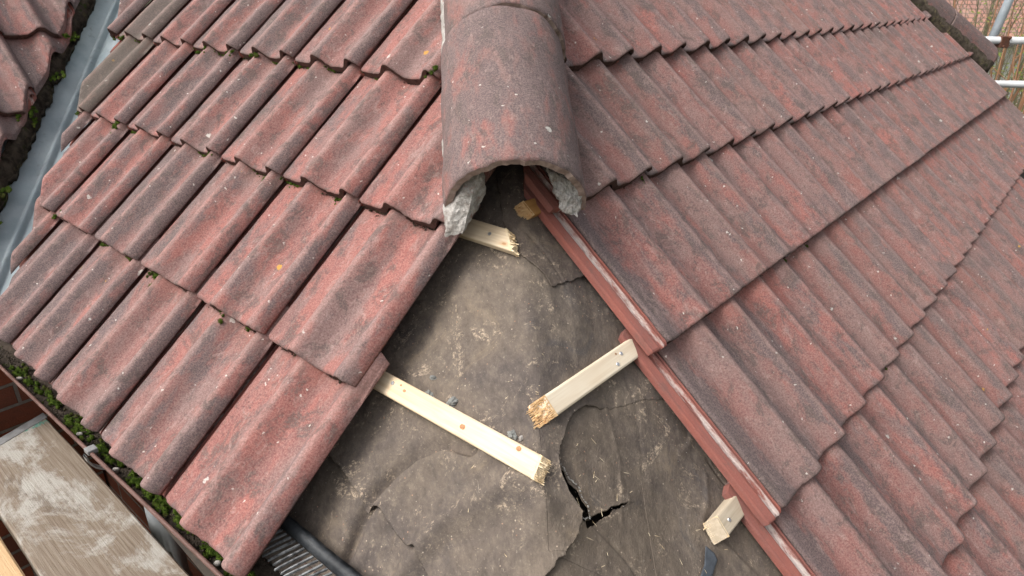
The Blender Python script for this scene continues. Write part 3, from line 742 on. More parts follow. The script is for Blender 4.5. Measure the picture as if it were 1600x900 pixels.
felt_sheet('roofing_felt', regB, [], .0, M_FELTB, 5, 'light brown felt sheet right of the crack and torn slit', [W_TEAR, slit_w])
regC = np.vstack([np.array(LAPL) + np.array((.05, .03)), [(-.06, .5), (-.78, .5)], [(-.78, 1.55)]])
eL = [(-.78, .78 + eave)] if False else []
regC = np.array([(-.62, 1.56), (-.36, 1.30), (-.11, .98), (-.05, .62), (.0, .655), (-.78, eave + .78), (-.78, 1.6)])
felt_sheet('roofing_felt', regC, [], -.002, M_FELT, 9, 'lower left felt piece above the grey plastic comb')
regD = np.vstack([W_LAPT, [(.5, 1.75), (.5, 2.15), (-.12, 2.15), (-.08, 1.75)]])
felt_sheet('roofing_felt', regD, [W_LAPT], .0085, M_FELTD, 13, 'dark felt flap hanging from under the hip cap beside the right tile edge', [], .02, .003)
# dark blue-grey scrap of underlay at the bottom right
def patch_mesh(P, h, th=.0012, amp=.001):
    bm = bmesh.new(); P = [Vector((x, y, 0)) for x, y in P]; vs_ = [bm.verts.new(p) for p in P]; f = bm.faces.new(vs_)
    bmesh.ops.triangulate(bm, faces=bm.faces)
    for _ in range(5):
        L = [e for e in bm.edges if e.calc_length() > .006]
        if not L: break
        bmesh.ops.subdivide_edges(bm, edges=L, cuts=1); bmesh.ops.triangulate(bm, faces=bm.faces)
    xy = np.array([(v.co.x, v.co.y) for v in bm.verts]); z = zroof(xy[:, 0], xy[:, 1]) + (relief(xy[:, 0], xy[:, 1]) + h) / CP
    for v, zz in zip(bm.verts, z): v.co.z = zz + noise.noise(v.co * 70) * amp
    r = bmesh.ops.solidify(bm, geom=bm.faces[:], thickness=th)
    return bm
tag(bm_obj('felt_scrap', patch_mesh([(.296, 1.066), (.311, 1.059), (.314, 1.049), (.300, 1.028), (.286, 1.005), (.262, .985), (.262, 1.00), (.285, 1.035)], .004), M_BLUERIP, smooth=True), 'small dark blue-grey torn scrap on the felt at the bottom right', 'felt scrap')
tag(bm_obj('felt_scrap', patch_mesh([(-.052, .985), (-.022, .990), (-.020, .962), (-.030, .93), (-.05, .905), (-.056, .94)], .0055), M_FELTD, smooth=True), 'thin grey scrap stuck on the felt left of the long crack', 'felt scrap')

# rafters and boards below everything: coloured near-black to paint the void's shade in tears and gaps
def plane_sheet(name, pts, mat, th=.02):
    bm = bmesh.new(); f = bm.faces.new([bm.verts.new(Vector(p)) for p in pts]); bmesh.ops.solidify(bm, geom=[f], thickness=th)
    return bm_obj(name, bm, mat)
def onplane(x, y, h): return (x, y, TP * (y - abs(x)) / R2 + h / CP)
XFAR, YTOP = 3.0, 3.4
roof = empty('roof_structure'); tag(roof, 'roof carcass of boards and rafters under the tiles, painted near-black as loft shade', 'roof carcass')
h = -.15
bm = bmesh.new()
def quad(bm, P): return bm.faces.new([bm.verts.new(Vector(p)) for p in P])
yt = 3.2
quad(bm, [onplane(0, .56, h), onplane(0, yt, h), (XV, yt, TP * (yt + XV) / R2 + h / CP), (XV, .50 * R2 * .8 - XV + .08, TP * (.50 * R2 * .8 + .08) / R2 + h / CP)])
def rp(u, v, hh): return SM('R', u, v, 0).to_translation() + Vector((0, 0, hh / CP))
quad(bm, [rp(-.1 * CP, -.1, h), rp(6.8 + .1 * CP, -.1, h), rp(6.8 - 3.0 * CP, 3.0, h), rp(3.0 * CP, 3.0, h)])
quad(bm, [(XV, 1.9, TP * (1.9 + XV) / R2 + h / CP), (XV, yt, TP * (yt + XV) / R2 + h / CP), (-2.9, yt, TP * ((2.9 + yt) / R2 - 2.263) + h / CP), (-2.9, 1.6, TP * ((2.9 + 1.6) / R2 - 2.263) + h / CP)])
# far slope beyond the far hip
c0 = Vector((YF, YF, 0)); top = Vector((YF - 3.1, YF, 3.1 * TP / R2))
quad(bm, [c0 - Vector((0, 0, .12)), c0 + Vector((-4.2, 4.2, -.12)), top + Vector((-4.2 + 3.1, 4.2 , -.12)), top - Vector((0, 0, .12))])
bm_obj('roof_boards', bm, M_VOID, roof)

# ------------------------------------------------------------------ broken battens
def batten(side, u_end, u_far, v0, v1, htop, skew, mats, label, dirn, under=.018, up=.004, seed=0, knots=(), nail=None, thick=.021, warp=0, fray=1.0):
    """side L: the batten runs from u_end (broken) to u_far in -x; side R: +x. skew: how much further the broken end reaches at v1 than at v0"""
    s = -1 if side == 'L' else 1
    M = SM(side, s * u_end, v0, htop); w = v1 - v0; L = abs(u_far - u_end)
    root = empty('roof_batten', M @ Matrix.Rotation(0, 4, 'Z')); tag(root, label, 'batten', 'snapped roof battens')
    bm = bmesh.new(); rr = random.Random(seed)
    ny, nz = 10, 6
    # the timber: x along, y across, z down from 0 to -thick
    def endx(y, z):   # y 0..1 across, z 0..1 down
        return skew * y - under * z ** 1.3
    secs = [0, .006, .03] + [L * i / 8 for i in range(1, 9)]
    rows = []
    for j, x in enumerate(secs):
        ring = []
        per = [(i / ny, 0) for i in range(ny)] + [(1, i / nz) for i in range(nz)] + [(1 - i / ny, 1) for i in range(ny)] + [(0, 1 - i / nz) for i in range(nz)]
        for (y, z) in per:
            ex = endx(y, z) * max(0, 1 - x / .10)
            jx = rr.uniform(-.0012, .0012) if j == 0 else 0
            cy = .0012 if (y in (0, 1) and z in (0, 1)) else 0
            ring.append(bm.verts.new((s * (x + ex + jx), y * w + (cy if y == 0 else -cy), -z * thick - (cy if z == 0 else -cy) + warp * x)))
        rows.append(ring)
    n = len(rows[0])
    for j in range(len(rows) - 1):
        for k in range(n): bm.faces.new((rows[j][k], rows[j][(k + 1) % n], rows[j + 1][(k + 1) % n], rows[j + 1][k]))
    bm.faces.new(rows[-1]); bm.faces.new(rows[0][::-1])
    bm_obj('timber', bm, mats[0], root)
    bm = bmesh.new()                                    # splinters
    cw, ct = w / 13, thick / 8
    for a in range(13):
        for b in range(8):
            y = (a + .5) / 13; z = (b + .5) / 8
            base = endx(y, z); ln = fray * (up * .6 + max(0, noise.noise(Vector((y * 3.2, z * 1.5, seed))) + .25) * (under * .6 + up) * (.3 + 1.3 * z) + rr.random() ** 3 * .0025)
            if rr.random() < .07 * fray: ln += rr.uniform(.003, .009)
            x0, x1 = base + .004, base - ln
            dy, dz = rr.uniform(-.15, .15) * ln, rr.uniform(-.25, .1) * ln
            cy, cz = y * w, -z * thick; hw, hz = cw * .62, ct * .62
            q = [bm.verts.new((s * x0, cy + p * hw, cz + r_ * hz)) for p, r_ in ((-1, -1), (1, -1), (1, 1), (-1, 1))]
            tp = rr.uniform(.1, .6)
            t_ = [bm.verts.new((s * x1, cy + dy + p * hw * tp, cz + dz + r_ * hz * rr.uniform(.1, .5))) for p, r_ in ((-1, -1), (1, -1), (1, 1), (-1, 1))]
            for k in range(4): bm.faces.new((q[k], q[(k + 1) % 4], t_[(k + 1) % 4], t_[k]))
            bm.faces.new(t_); bm.faces.new(q[::-1])
    bm_obj('splintered_end', bm, mats[1], root)
    for (kx, ky, kr) in knots:
        bm = bmesh.new(); ring = []
        for q in range(14):
            a = q * 2 * math.pi / 14; ring.append(bm.verts.new((s * (kx + math.cos(a) * kr * 1.25), ky + math.sin(a) * kr * rr.uniform(.85, 1.1), .0003)))
        ctr = bm.verts.new((s * kx, ky, .0006))
        for q in range(14): bm.faces.new((ring[q], ring[(q + 1) % 14], ctr))
        bm_obj('knot', bm, M_KNOT, root)
    if nail:
        for (nx_, ny_) in nail:
            bm = bmesh.new(); bmesh.ops.create_cone(bm, cap_ends=True, segments=14, radius1=.0040, radius2=.0034, depth=.0018, matrix=Matrix.Translation((s * nx_, ny_, .0007)) @ Matrix.Rotation(.2, 4, 'X'))
            bm_obj('nail_head', bm, M_STEEL, root)
    return root
batten('L', .739, 1.33, .9135, .9525, -.0555, .006, (M_WOOD, M_TORNP), 'longest snapped batten, reaching across the felt from the tiles over the gutter', -1, .008, .003, 3, fray=.6, nail=[(.352, .026)], knots=[(.048, .031, .0042), (.165, .018, .0048), (.318, .024, .0030), (.332, .030, .0020)])
batten('R', .817, 1.34, .991, 1.031, -.0635, .0, (M_WOODPALE, M_TORN), 'pale snapped batten sticking out left from the middle of the right tile edge', 1, .024, .004, 5, nail=[(.20, .012), (.225, .025)], knots=[(.212, .030, .0022)])
batten('L', 1.008, 1.34, 1.263, 1.305, -.0555, .040, (M_WOOD, M_TORNP), 'short snapped batten stub under the left side of the hip cap', -1, .006, .002, 7, nail=[(.07, .02)])
batten('R', 1.062, 1.36, 1.338, 1.374, -.0635, -.004, (M_WOODOR, M_TORN), 'small orange batten stub behind the right tile edge just below the hip cap', 1, .006, .006, 9)
batten('R', .998, 1.36, .646, .685, -.0625, .004, (M_WOODOLD, M_TORNP), 'dusty cut batten stub under the lowest exposed right tile end', 1, .014, .001, 11, nail=[(.028, .018)], thick=.026, fray=.15)

# ------------------------------------------------------------------ eaves comb and tray
comb = empty('eaves_comb', SM('L', -1.0, .62, -.05)); tag(comb, 'grey plastic comb filler with bent tines at the bottom edge of the felt', 'eaves comb')
bm = bmesh.new(); nx = 44
rows = []
for i in range(nx + 1):
    x = -.30 + .66 * i / nx; wv = noise.noise(Vector((x * 9, 0, 3))) * .006
    top = .026 + wv * .6 + noise.noise(Vector((x * 45, 0, 8))) * .0012
    rows.append([bm.verts.new((x, top, -.008)), bm.verts.new((x, top - .006, -.004)), bm.verts.new((x, .013, -.0015 + wv * .3)), bm.verts.new((x, .003, -.005)), bm.verts.new((x, -.001, -.014))])
for a, b in zip(rows[:-1], rows[1:]):
    for k in range(4): bm.faces.new((a[k], a[k + 1], b[k + 1], b[k]))
bmesh.ops.solidify(bm, geom=bm.faces[:], thickness=.0016)
bm_obj('support_strip', bm, M_BLACK, comb, True)
for i in range(42):
    x = -.26 + .0135 * i
    rr = random.Random(i); bm = bmesh.new()
    L = .078 + rr.uniform(-.016, .010); ln = rr.uniform(-.16, .16)
    pts = []
    for j in range(6):
        t = j / 5; pts.append(Vector((x - (.020 + ln * .03) * t ** 1.2, -.001 - .046 * t, -.010 + L * .55 * t - .014 * t * t)))
    prev = None
    for j, p in enumerate(pts):
        wd = .0042 * (1 - .35 * j / 5); ring = [bm.verts.new(p + Vector((a * wd * .9, a * wd * .5 * 0, 0)) + Vector((0, b * .0014, b * .0010))) for a, b in ((-.5, -1), (.5, -1), (.5, 1), (-.5, 1))]
        if prev:
            for k in range(4): bm.faces.new((prev[k], prev[(k + 1) % 4], ring[(k + 1) % 4], ring[k]))
        else: bm.faces.new(ring[::-1])
        prev = ring
    bm.faces.new(prev); bm_obj('tine', bm, M_COMB, comb)

# ------------------------------------------------------------------ gutter, fascia, walls
def LW(l, w_, z): return Vector(((w_ - l) / R2, (w_ + l) / R2, z))       # l along the left eave, w inwards
ML = Matrix(((-1 / R2, 1 / R2, 0, 0), (1 / R2, 1 / R2, 0, 0), (0, 0, 1, 0), (0, 0, 0, 1)))  # (l, w, z) -> world (mirrored axes)
gut = empty('gutter', Matrix.Translation(LW(1.6, .408, .28))); tag(gut, 'faded brown plastic gutter full of silt and moss along the left eave', 'gutter')
gi = gut.matrix_world.inverted()
def GW(l, w_): return w_ + .031 * (2.2 - l)
def lw_obj(name, bm, mat, parent=None, smooth=False):
    if parent is not None and parent.name.startswith('gutter'):
        for v in bm.verts: v.co.y = GW(v.co.x, v.co.y)
    for v in bm.verts: v.co = ML @ v.co
    if parent is not None:
        mi = parent.matrix_world.inverted()
        for v in bm.verts: v.co = mi @ v.co
    bmesh.ops.recalc_face_normals(bm, faces=bm.faces)
    return bm_obj(name, bm, mat, parent, smooth)
bm = bmesh.new(); prof_g = []
for i in range(25):
    a = math.pi * i / 24; prof_g.append((.408 - .055 * math.cos(a), .338 - .052 * math.sin(a)))
bead = [(.353 - .0045 + .0045 * math.cos(b), .338 + .0045 * math.sin(b)) for b in [math.radians(t) for t in range(-90, 181, 45)]]
P = [(.3505, .334)] + [(.3530 + .0042 * math.cos(math.radians(t)) - .001, .3395 + .0042 * math.sin(math.radians(t))) for t in (200, 150, 100, 50, 0)] + prof_g[1:]
rows = []
for j in range(41):
    l = .40 + (2.62 - .40) * j / 40; dz = noise.noise(Vector((l * 2.5, 0, 0))) * .0015
    rows.append([bm.verts.new((l, a, b + dz)) for a, b in P])
for a, b in zip(rows[:-1], rows[1:]):
    for k in range(len(P) - 1): bm.faces.new((a[k], a[k + 1], b[k + 1], b[k]))
bmesh.ops.solidify(bm, geom=bm.faces[:], thickness=.0022)
lw_obj('trough', bm, M_GUT, gut, True)
bm = bmesh.new(); rows = []
for j in range(300):
    l = .40 + (2.60 - .40) * j / 299
    rows.append([bm.verts.new((l, .359 + .097 * k / 10, .316 + .010 * noise.noise(Vector((l * 22, k * .8, 0))) + .005 * noise.noise(Vector((l * 80, k * 2, 4))))) for k in range(11)])
for a, b in zip(rows[:-1], rows[1:]):
    for k in range(10): bm.faces.new((a[k], a[k + 1], b[k + 1], b[k]))
lw_obj('silt', bm, M_GUTIN, gut, True)
for l in (1.685, .70, 2.45):
    bm = bmesh.new(); box(bm, l - .011, l + .011, .345, .366, .336, .3475, None, .002)
    pr = [(.3445 + .06 - .0615 * math.cos(math.radians(t)), .336 - .058 * math.sin(math.radians(t))) for t in range(0, 150, 12)]
    prev = None
    for a, b in pr:
        ring = [bm.verts.new((l - .008, a, b)), bm.verts.new((l + .008, a, b)), bm.verts.new((l + .008, a - .003, b - .003)), bm.verts.new((l - .008, a - .003, b - .003))]
        if prev:
            for k in range(4): bm.faces.new((prev[k], prev[(k + 1) % 4], ring[(k + 1) % 4], ring[k]))
        prev = ring
    lw_obj('gutter_bracket', bm, M_CLIP, gut)
bm = bmesh.new(); box(bm, .47, 2.62, .522, .540, .10, .330, None, .002)
tag(lw_obj('fascia_board', bm, M_UPVC), 'dark brown fascia board behind the gutter', 'fascia')
# main wall under the eave; brick texture runs in the object's local X, Z -> build in local space
def brick_wall(name, origin, xdir, length, height, label, thick=.1):
    X = Vector(xdir).normalized(); Z = Vector((0, 0, 1)); N = X.cross(Z)
    M = Matrix(((X.x, Z.x, N.x, origin[0]), (X.y, Z.y, N.y, origin[1]), (X.z, Z.z, N.z, origin[2]), (0, 0, 0, 1)))
    bm = bmesh.new(); box(bm, 0, length, 0, height, -thick, 0)
    return tag(bm_obj(name, bm, M_BRICK, None, False, M), label, 'wall')
brick_wall('brick_wall', LW(2.95, .60, -2.6), LW(0, 0, 0) - LW(1, 0, 0), 2.38, 2.85, 'red brick house wall under the left eave behind the gutter')
brick_wall('brick_wall', LW(2.60, -1.6, -2.6), LW(0, 1, 0), 2.19, 2.82, 'red brick wall of the wing at the top end of the scaffold board')
bm = bmesh.new(); tube(bm, (1.83, .515, -2.6), (1.83, .515, .26), .034, 20); 
for z in (-.30, -1.3, -2.2):
    tube(bm, (1.83, .515, z), (1.83, .515, z + .04), .038, 20)
dp = lw_obj('downpipe', bm, M_PIPE, None, True); tag(dp, 'grey downpipe in the gap between the gutter and the scaffold board', 'downpipe')

# ------------------------------------------------------------------ scaffold boards
def board(w0, w1, l1, z, mat, label, skew=0.0, l0=.35):
    M = Matrix.Translation(LW(l1, w0, z)) ; d = LW(0, 0, 0) - LW(1, 0, 0)       # local y runs down along the board
    X = LW(0, 1, 0); Y = -d; Z = X.cross(Y)
    if Z.z < 0: Z = -Z
    M = Matrix(((X.x, Y.x, Z.x, M.translation.x), (X.y, Y.y, Z.y, M.translation.y), (X.z, Y.z, Z.z, z), (0, 0, 0, 1)))
    bm = bmesh.new(); W = w1 - w0; rows = []; n = 60
    for j in range(n + 1):
        y = -(l1 - l0) * j / n; e = noise.noise(Vector((y * 5, w0 * 9, 1))) * .0025
        row = []
        for (x, zz) in ((.0, -.038), (0, -.004), (.004, 0), (W * .25, 0), (W * .5, 0), (W * .75, 0), (W - .004, 0), (W, -.004), (W, -.038)):
            row.append(bm.verts.new((x + e, y - skew * (1 - x / W) * (1 if j == 0 else max(0, 1 - j / 8)), zz + noise.noise(Vector((x * 12, y * 6, 0))) * .0012)))
        rows.append(row)
    for a, b in zip(rows[:-1], rows[1:]):
        for k in range(9): bm.faces.new((a[k], a[(k + 1) % 9], b[(k + 1) % 9], b[k]))
    bm.faces.new(rows[0]); bm.faces.new(rows[-1])
    root = empty('scaffold_board', M); tag(root, label, 'scaffold board', 'scaffold boards below the gutter')
    bm_obj('plank', bm, mat, root)
    bm = bmesh.new(); box(bm, -.002, W + .002, -.035, .0015, -.0405, .0012)
    for v in bm.verts:
        if v.co.y > -.01: v.co.y -= skew * (1 - v.co.x / W)
        else: v.co.y -= skew * (1 - v.co.x / W)
    bm_obj('end_band', bm, M_CLIP if mat is M_BOARD else M_STEEL, root)
board(.232, .460, 2.53, 0.0, M_BOARD, 'grey weathered scaffold board with a green paint mark near its end', .09)
board(-.015, .208, 2.40, 0.004, M_BOARDN, 'fresher yellow scaffold board in the bottom left corner', 0)
board(-.262, -.036, 2.45, 0.0, M_BOARD, 'outermost weathered scaffold board beyond the yellow one', 0)
tr = empty('scaffold_transom', Matrix.Translation(LW(1.0, 0, -.09))); tag(tr, 'steel tube carrying the scaffold boards', 'scaffold tube')
bm = bmesh.new(); tube(bm, (0, 0, 0), LW(0, .9, 0) * 1 - LW(0, 0, 0), .024); 
for v in bm.verts: v.co -= LW(0, .4, 0)
bm_obj('tube', bm, M_TUBE, tr, True)

# ------------------------------------------------------------------ valley of the wing roof
va = empty('valley_trough', Matrix.Translation((XV, 2.6, .55))); tag(va, 'pale blue-grey valley trough between the gutter-side slope and the wing roof', 'valley')
def valley_pt(dx, y):
    hh = -.080; x = XV + dx
    zl = TP * (x + y) / R2 + hh / CP; zw = TP * ((-x + y) / R2 - 2.263) + hh / CP
    z = max(zl, zw) + .004
    d = abs(dx + .012); 
    if d < .016: z += .016 * (.5 + .5 * math.cos(math.pi * d / .016))
    return z
bm = bmesh.new(); rows = []; dxs = [-.15, -.13, -.10, -.06, -.045, -.038] + [-.032 + .002 * i for i in range(21)] + [.02, .03, .05, .09, .13, .17]
for j in range(90):
    y = 2.02 + 2.0 * j / 89; rows.append([bm.verts.new((dx, y - 2.6, valley_pt(dx, y) - .55 + noise.noise(Vector((dx * 8, y * 4, 2))) * .0015)) for dx in dxs])
for a, b in zip(rows[:-1], rows[1:]):
    for k in range(len(dxs) - 1): bm.faces.new((a[k], a[k + 1], b[k + 1], b[k]))
bmesh.ops.solidify(bm, geom=bm.faces[:], thickness=.002)
bm_obj('lining', bm, M_GRP, va, True)
# dirty mortar fillet under the wing tiles along the valley
bm = bmesh.new(); rows = []
for j in range(260):
    y = 2.15 + 1.75 * j / 259; row = []
    wid = .040 + .010 * noise.noise(Vector((y * 14, 0, 0))) + .006 * noise.noise(Vector((y * 50, 0, 0)))
    for k in range(12):
        t = k / 11; x = XV - .115 + wid * 1.20 * t
        base = TP * ((-x + y) / R2 - 2.263) - .050 / CP
        top_ = -.034 - .030 * max(0, t - .55) / .45
        z = TP * ((-x + y) / R2 - 2.263) + (top_ - .012 if k < 11 else -.05) / CP + (noise.noise(Vector((x * 35, y * 35, 1))) * .010 + noise.noise(Vector((x * 90, y * 90, 1))) * .005)
        row.append(bm.verts.new((x, y, z)))
    rows.append(row)
for a, b in zip(rows[:-1], rows[1:]):
    for k in range(11): bm.faces.new((a[k], a[k + 1], b[k + 1], b[k]))
bmesh.ops.solidify(bm, geom=bm.faces[:], thickness=.03)
tag(bm_obj('valley_mortar', bm, M_DMORT, None, True), 'dark mossy mortar fillet along the wing roof\'s cut tiles', 'mortar')

# ------------------------------------------------------------------ moss
def moss_mesh(seed, lumps=9, spread=.012, r=.007, n=420):
    rr = np.random.default_rng(seed); V, F = [], []
    cen = [(rr.normal(0, spread), rr.normal(0, spread * .55), rr.uniform(.0, .004), r * rr.uniform(.6, 1.35)) for _ in range(lumps)]
    per = n // lumps
    for cx, cy, cz, cr in cen:
        for i in range(per):
            th, ph = rr.uniform(0, 2 * math.pi), math.acos(rr.uniform(-.1, 1)); d = Vector((math.sin(ph) * math.cos(th), math.sin(ph) * math.sin(th), math.cos(ph)))
            p = Vector((cx, cy, cz)) + d * cr * rr.uniform(.55, .9); tip = p + (d + Vector(rr.normal(0, .35, 3))) * cr * rr.uniform(.25, .55)
            t = d.orthogonal().normalized(); b = d.cross(t); a0 = rr.uniform(0, 6.3); w_ = cr * .16; k = len(V)
            for q in range(3): V.append(p + (t * math.cos(a0 + q * 2.094) + b * math.sin(a0 + q * 2.094)) * w_)
            V.append(tip); F += [(k, k + 1, k + 3), (k + 1, k + 2, k + 3), (k + 2, k, k + 3)]
        # a solid core
        k = len(V)
        for a in range(6):
            for b in range(8):
                ph, th = math.pi * (a + .5) / 6, 2 * math.pi * b / 8; V.append(Vector((cx, cy, cz)) + Vector((math.sin(ph) * math.cos(th), math.sin(ph) * math.sin(th), math.cos(ph))) * cr * .72)
        for a in range(5):
            for b in range(8):
                q = [k + a * 8 + b, k + a * 8 + (b + 1) % 8, k + (a + 1) * 8 + (b + 1) % 8, k + (a + 1) * 8 + b]; F += [(q[0], q[1], q[2]), (q[0], q[2], q[3])]
    return np_mesh('moss_clump', [tuple(v) for v in V], F)
MOSS = [moss_mesh(k) for k in range(6)]
MOSSL = [moss_mesh(20 + k, 16, .022, .010, 800) for k in range(5)]
for me in MOSS + MOSSL: me.materials.append(M_MOSS)
def moss(M, me, label, group, s=1.0):
    o = bpy.data.objects.new('moss_clump', me); link(o); o.matrix_world = M @ Matrix.Rotation(random.uniform(0, 6.3), 4, 'Z') @ Matrix.Diagonal((s, s, s, 1)); return tag(o, label, 'moss', group)
GPL = ['at the far end of the gutter by the brick wall', 'second from the gutter\'s far end', 'third from the gutter\'s far end', 'fourth from the gutter\'s far end', 'just above the gutter bracket', 'just below the gutter bracket', 'second below the gutter bracket', 'third below the gutter bracket', 'fourth below the gutter bracket', 'fifth below the gutter bracket', 'sixth below the gutter bracket', 'seventh below the gutter bracket', 'eighth below the gutter bracket', 'nearest the bottom of the picture in the gutter']
GL = [2.22, 2.13, 2.05, 1.97, 1.88, 1.79, 1.70, 1.63, 1.56, 1.49, 1.43, 1.36, 1.30, 1.24, 1.18]
for i, l in enumerate(GL):
    MM = Matrix.Translation(LW(l + jit(.02), GW(l, .381) + jit(.004), .320)); MM = MM @ Matrix.Rotation(math.radians(135), 4, 'Z')
    lab = 'green gutter moss, ' + (GPL[i] if i < len(GPL) else 'lowest of the row')
    o = bpy.data.objects.new('moss_clump', MOSSL[i % 5]); link(o); o.matrix_world = MM @ Matrix.Diagonal((.95 + jit(.40), .62 + jit(.16), .8, 1)); tag(o, lab, 'moss', 'moss clumps in the gutter')
def LU(u, v, h=0): return SM('L', -u, v, h)
DROP = -TILT * .356
def lap_point(side, v, u0, du, u, dv, dh):
    t = ((u - u0) / du) % 1.0; x = (1 - t) * .3 if side == 'L' else t * .3
    h0 = -.010 if side == 'L' else -.026
    return SM(side, -u if side == 'L' else u, v + dv, h0 - DROP + prof(x) + dh).to_translation(), prof(x)
spots = [('L', 2.66, 1.235, -.004, 1.15, 'large bright moss tuft on a tile joint, away from row edges'),
 ('L', 2.62, .888, -.012, .7, 'moss at the left end of the row edge next to the valley'), ('L', 1.99, .884, -.014, .55, 'round yellow-green moss ball above the gutter row'),
 ('L', 1.93, .883, -.016, .95, 'moss tuft just right of the round moss ball'), ('L', 1.58, .884, -.016, .7, 'moss tuft under the red-streaked tile next to the hole'), ('L', 2.30, .885, -.017, .6, 'small moss tuft mid row above the gutter row'), ('L', 2.40, .886, -.017, .6, 'small dark moss tuft left of the middle of that row'),
 ('L', 2.37, 1.236, -.017, .5, 'dark moss tuft on the row edge level with the hole'), ('L', 1.80, 1.237, -.017, .95, 'moss in the trough two tiles from the cap mortar'), ('L', 2.06, 1.236, -.017, .6, 'moss in a trough three tiles from the cap mortar'), ('L', 1.93, 1.237, -.016, .5, 'thin moss streak between two troughs near the cap mortar'),
 ('L', 3.06, 1.246, -.016, .7, 'moss at the valley end of the dark cut tile'), ('L', 2.60, 1.588, -.016, .6, 'moss ball under the row beside the open-ended cap, first from the valley'), ('L', 2.50, 1.586, -.016, .6, 'moss ball under the row beside the open-ended cap, second from the valley'), ('L', 2.36, 1.586, -.016, .65, 'moss ball under the row beside the open-ended cap, third from the valley'), ('L', 2.33, 1.584, -.016, .55, 'moss ball under the row beside the open-ended cap, fourth from the valley'), ('L', 2.20, 1.584, -.016, .75, 'moss ball under the row beside the open-ended cap, fifth from the valley'),
 ('L', 3.17, 1.59, -.012, .7, 'moss on the tile end next to the valley trough, upper row'), ('L', 1.425, 1.60, .012, .8, 'yellow-green moss where the upper left row meets the hip cap'),
 ('R', 1.77, .974, -.022, .8, 'dark green moss lump on the large slope between two tile rows'), ('R', 1.935, .975, -.022, .6, 'moss speck right of the dark green lump on the large slope'), ('R', 2.05, .975, -.022, .6, 'moss speck further right along the same row edge of the large slope'), ('R', 2.20, 1.648, -.022, .7, 'green moss in a trough of the large slope\'s upper row'), ('R', 1.84, .602, -.022, .6, 'tiny moss between two lower rows of the large slope'), ('R', 1.40, 1.33, -.014, .35, 'tiny moss tuft beside the right mortar lump of the hip cap'),
 ('W', 1.085, 1.60, -.03, .9, 'moss at the cut corner of the wing roof\'s upper row'), ('W', .83, 1.245, -.03, 1.0, 'moss at the cut corner of the wing roof\'s middle row'), ('W', .78, 1.235, -.03, .8, 'moss under the front edge of the wing roof\'s middle row')]
for i, (sd_, u, v, hh, sc_, lab) in enumerate(spots):
    if sd_ in 'LR' and hh < -.013:
        rw = min(LROWS if sd_ == 'L' else RROWS, key=lambda q: abs(q[0] - v))
        MM = Matrix.Translation(lap_point(sd_, rw[0], rw[1], rw[2], u, -.006, .002)[0]) @ SM(sd_, 0, 0, 0).to_3x3().to_4x4()
    else: MM = LU(u, v, hh) if sd_ == 'L' else SM(sd_, u, v, hh)
    moss(MM, MOSS[i % 6], lab, 'moss tufts on the roof', sc_)
for i, (x, y, s_) in enumerate(((XV - .080, 2.33, 1.2), (XV - .080, 2.45, 1.3), (XV - .080, 2.56, 1.0), (XV - .080, 2.85, .9), (XV - .080, 3.05, 1.2), (XV - .080, 3.25, 1.1))):
    z = TP * ((-x + y) / R2 - 2.263) - .035 / CP
    moss(Matrix.Translation((x, y, z - .022)) @ Matrix.Rotation(math.atan(TP / R2), 4, 'X') @ Matrix.Diagonal((.7, 1.1, .6, 1)), MOSSL[i % 5], 'moss on the valley mortar, %s from the bottom' % ORD[i], 'moss along the valley mortar', s_ * .8)
# dark crumbs of dirt and moss packed under the row edges: nobody could count them
rr = np.random.default_rng(3)
def crumbs(name, where, label, mat, cat='moss'):
    V, F = [], []
    for p, s in where:
        k = len(V); q = rr.normal(0, 1, (4, 3)); q /= np.linalg.norm(q, axis=1)[:, None]
        q = np.array([(1, 1, 1), (-1, -1, 1), (-1, 1, -1), (1, -1, -1)]) * .6 + q * .5
        for a in q: V.append(np.array(p) + a * s)
        F += [(k, k + 1, k + 2), (k, k + 3, k + 1), (k, k + 2, k + 3), (k + 1, k + 3, k + 2)]
    return tag(mesh_obj(name, np_mesh(name, V, F), mat), label, cat, None, 'stuff')
cr, cr2 = [], []
for v, u0, du in LROWS[1:]:
    for _ in range(2600):
        u = rr.uniform(1.13, 3.4); q = noise.noise(Vector((u * 6, v * 5, 0))) + .3 * noise.noise(Vector((u * 25, v * 5, 0)))
        p_, pr_ = lap_point('L', v, u0, du, u, -rr.exponential(.0022) + .003, rr.uniform(0, .0045))
        if p_.x < XV + .12 or p_.x > -.15 or rr.random() < pr_ * 42: continue
        sz = rr.uniform(.0008, .0026)
        (cr.append((p_ - Vector((.5, .5, .3)) * rr.uniform(0, .004), sz * 1.9)) if q > .02 and u > 1.5 else cr2.append((p_, sz)))
crumbs('moss_crumbs', cr, 'crumbs of green moss packed under the row edges of the gutter-side slope', M_MOSS)
crumbs('dirt_crumbs', cr2, 'crumbs of dark dirt packed under the row edges of the gutter-side slope', M_DMORT, 'dirt')
cr = []
for v, u0, du in RROWS[2:]:
    for _ in range(1500):
        u = rr.uniform(1.15, 5.6)
        if noise.noise(Vector((u * 5, v * 5, 3))) < -.02: continue
        p_, pr_ = lap_point('R', v, u0, du, u, -rr.exponential(.0014) + .003, rr.uniform(0, .004))
        if rr.random() < pr_ * 40: continue
        cr.append((p_, rr.uniform(.0008, .0024)))
crumbs('dirt_crumbs', cr, 'crumbs of dark dirt packed under the row edges of the large slope', M_DMORT, 'dirt')
cr = []
for _ in range(900):
    l = rr.uniform(1.05, 2.4); cr.append((LW(l, GW(l, rr.uniform(.362, .40)), .320 + rr.uniform(0, .006)), rr.uniform(.001, .004)))
crumbs('gutter_debris', cr, 'grit and twigs lying in the gutter silt', M_DMORT, 'debris')

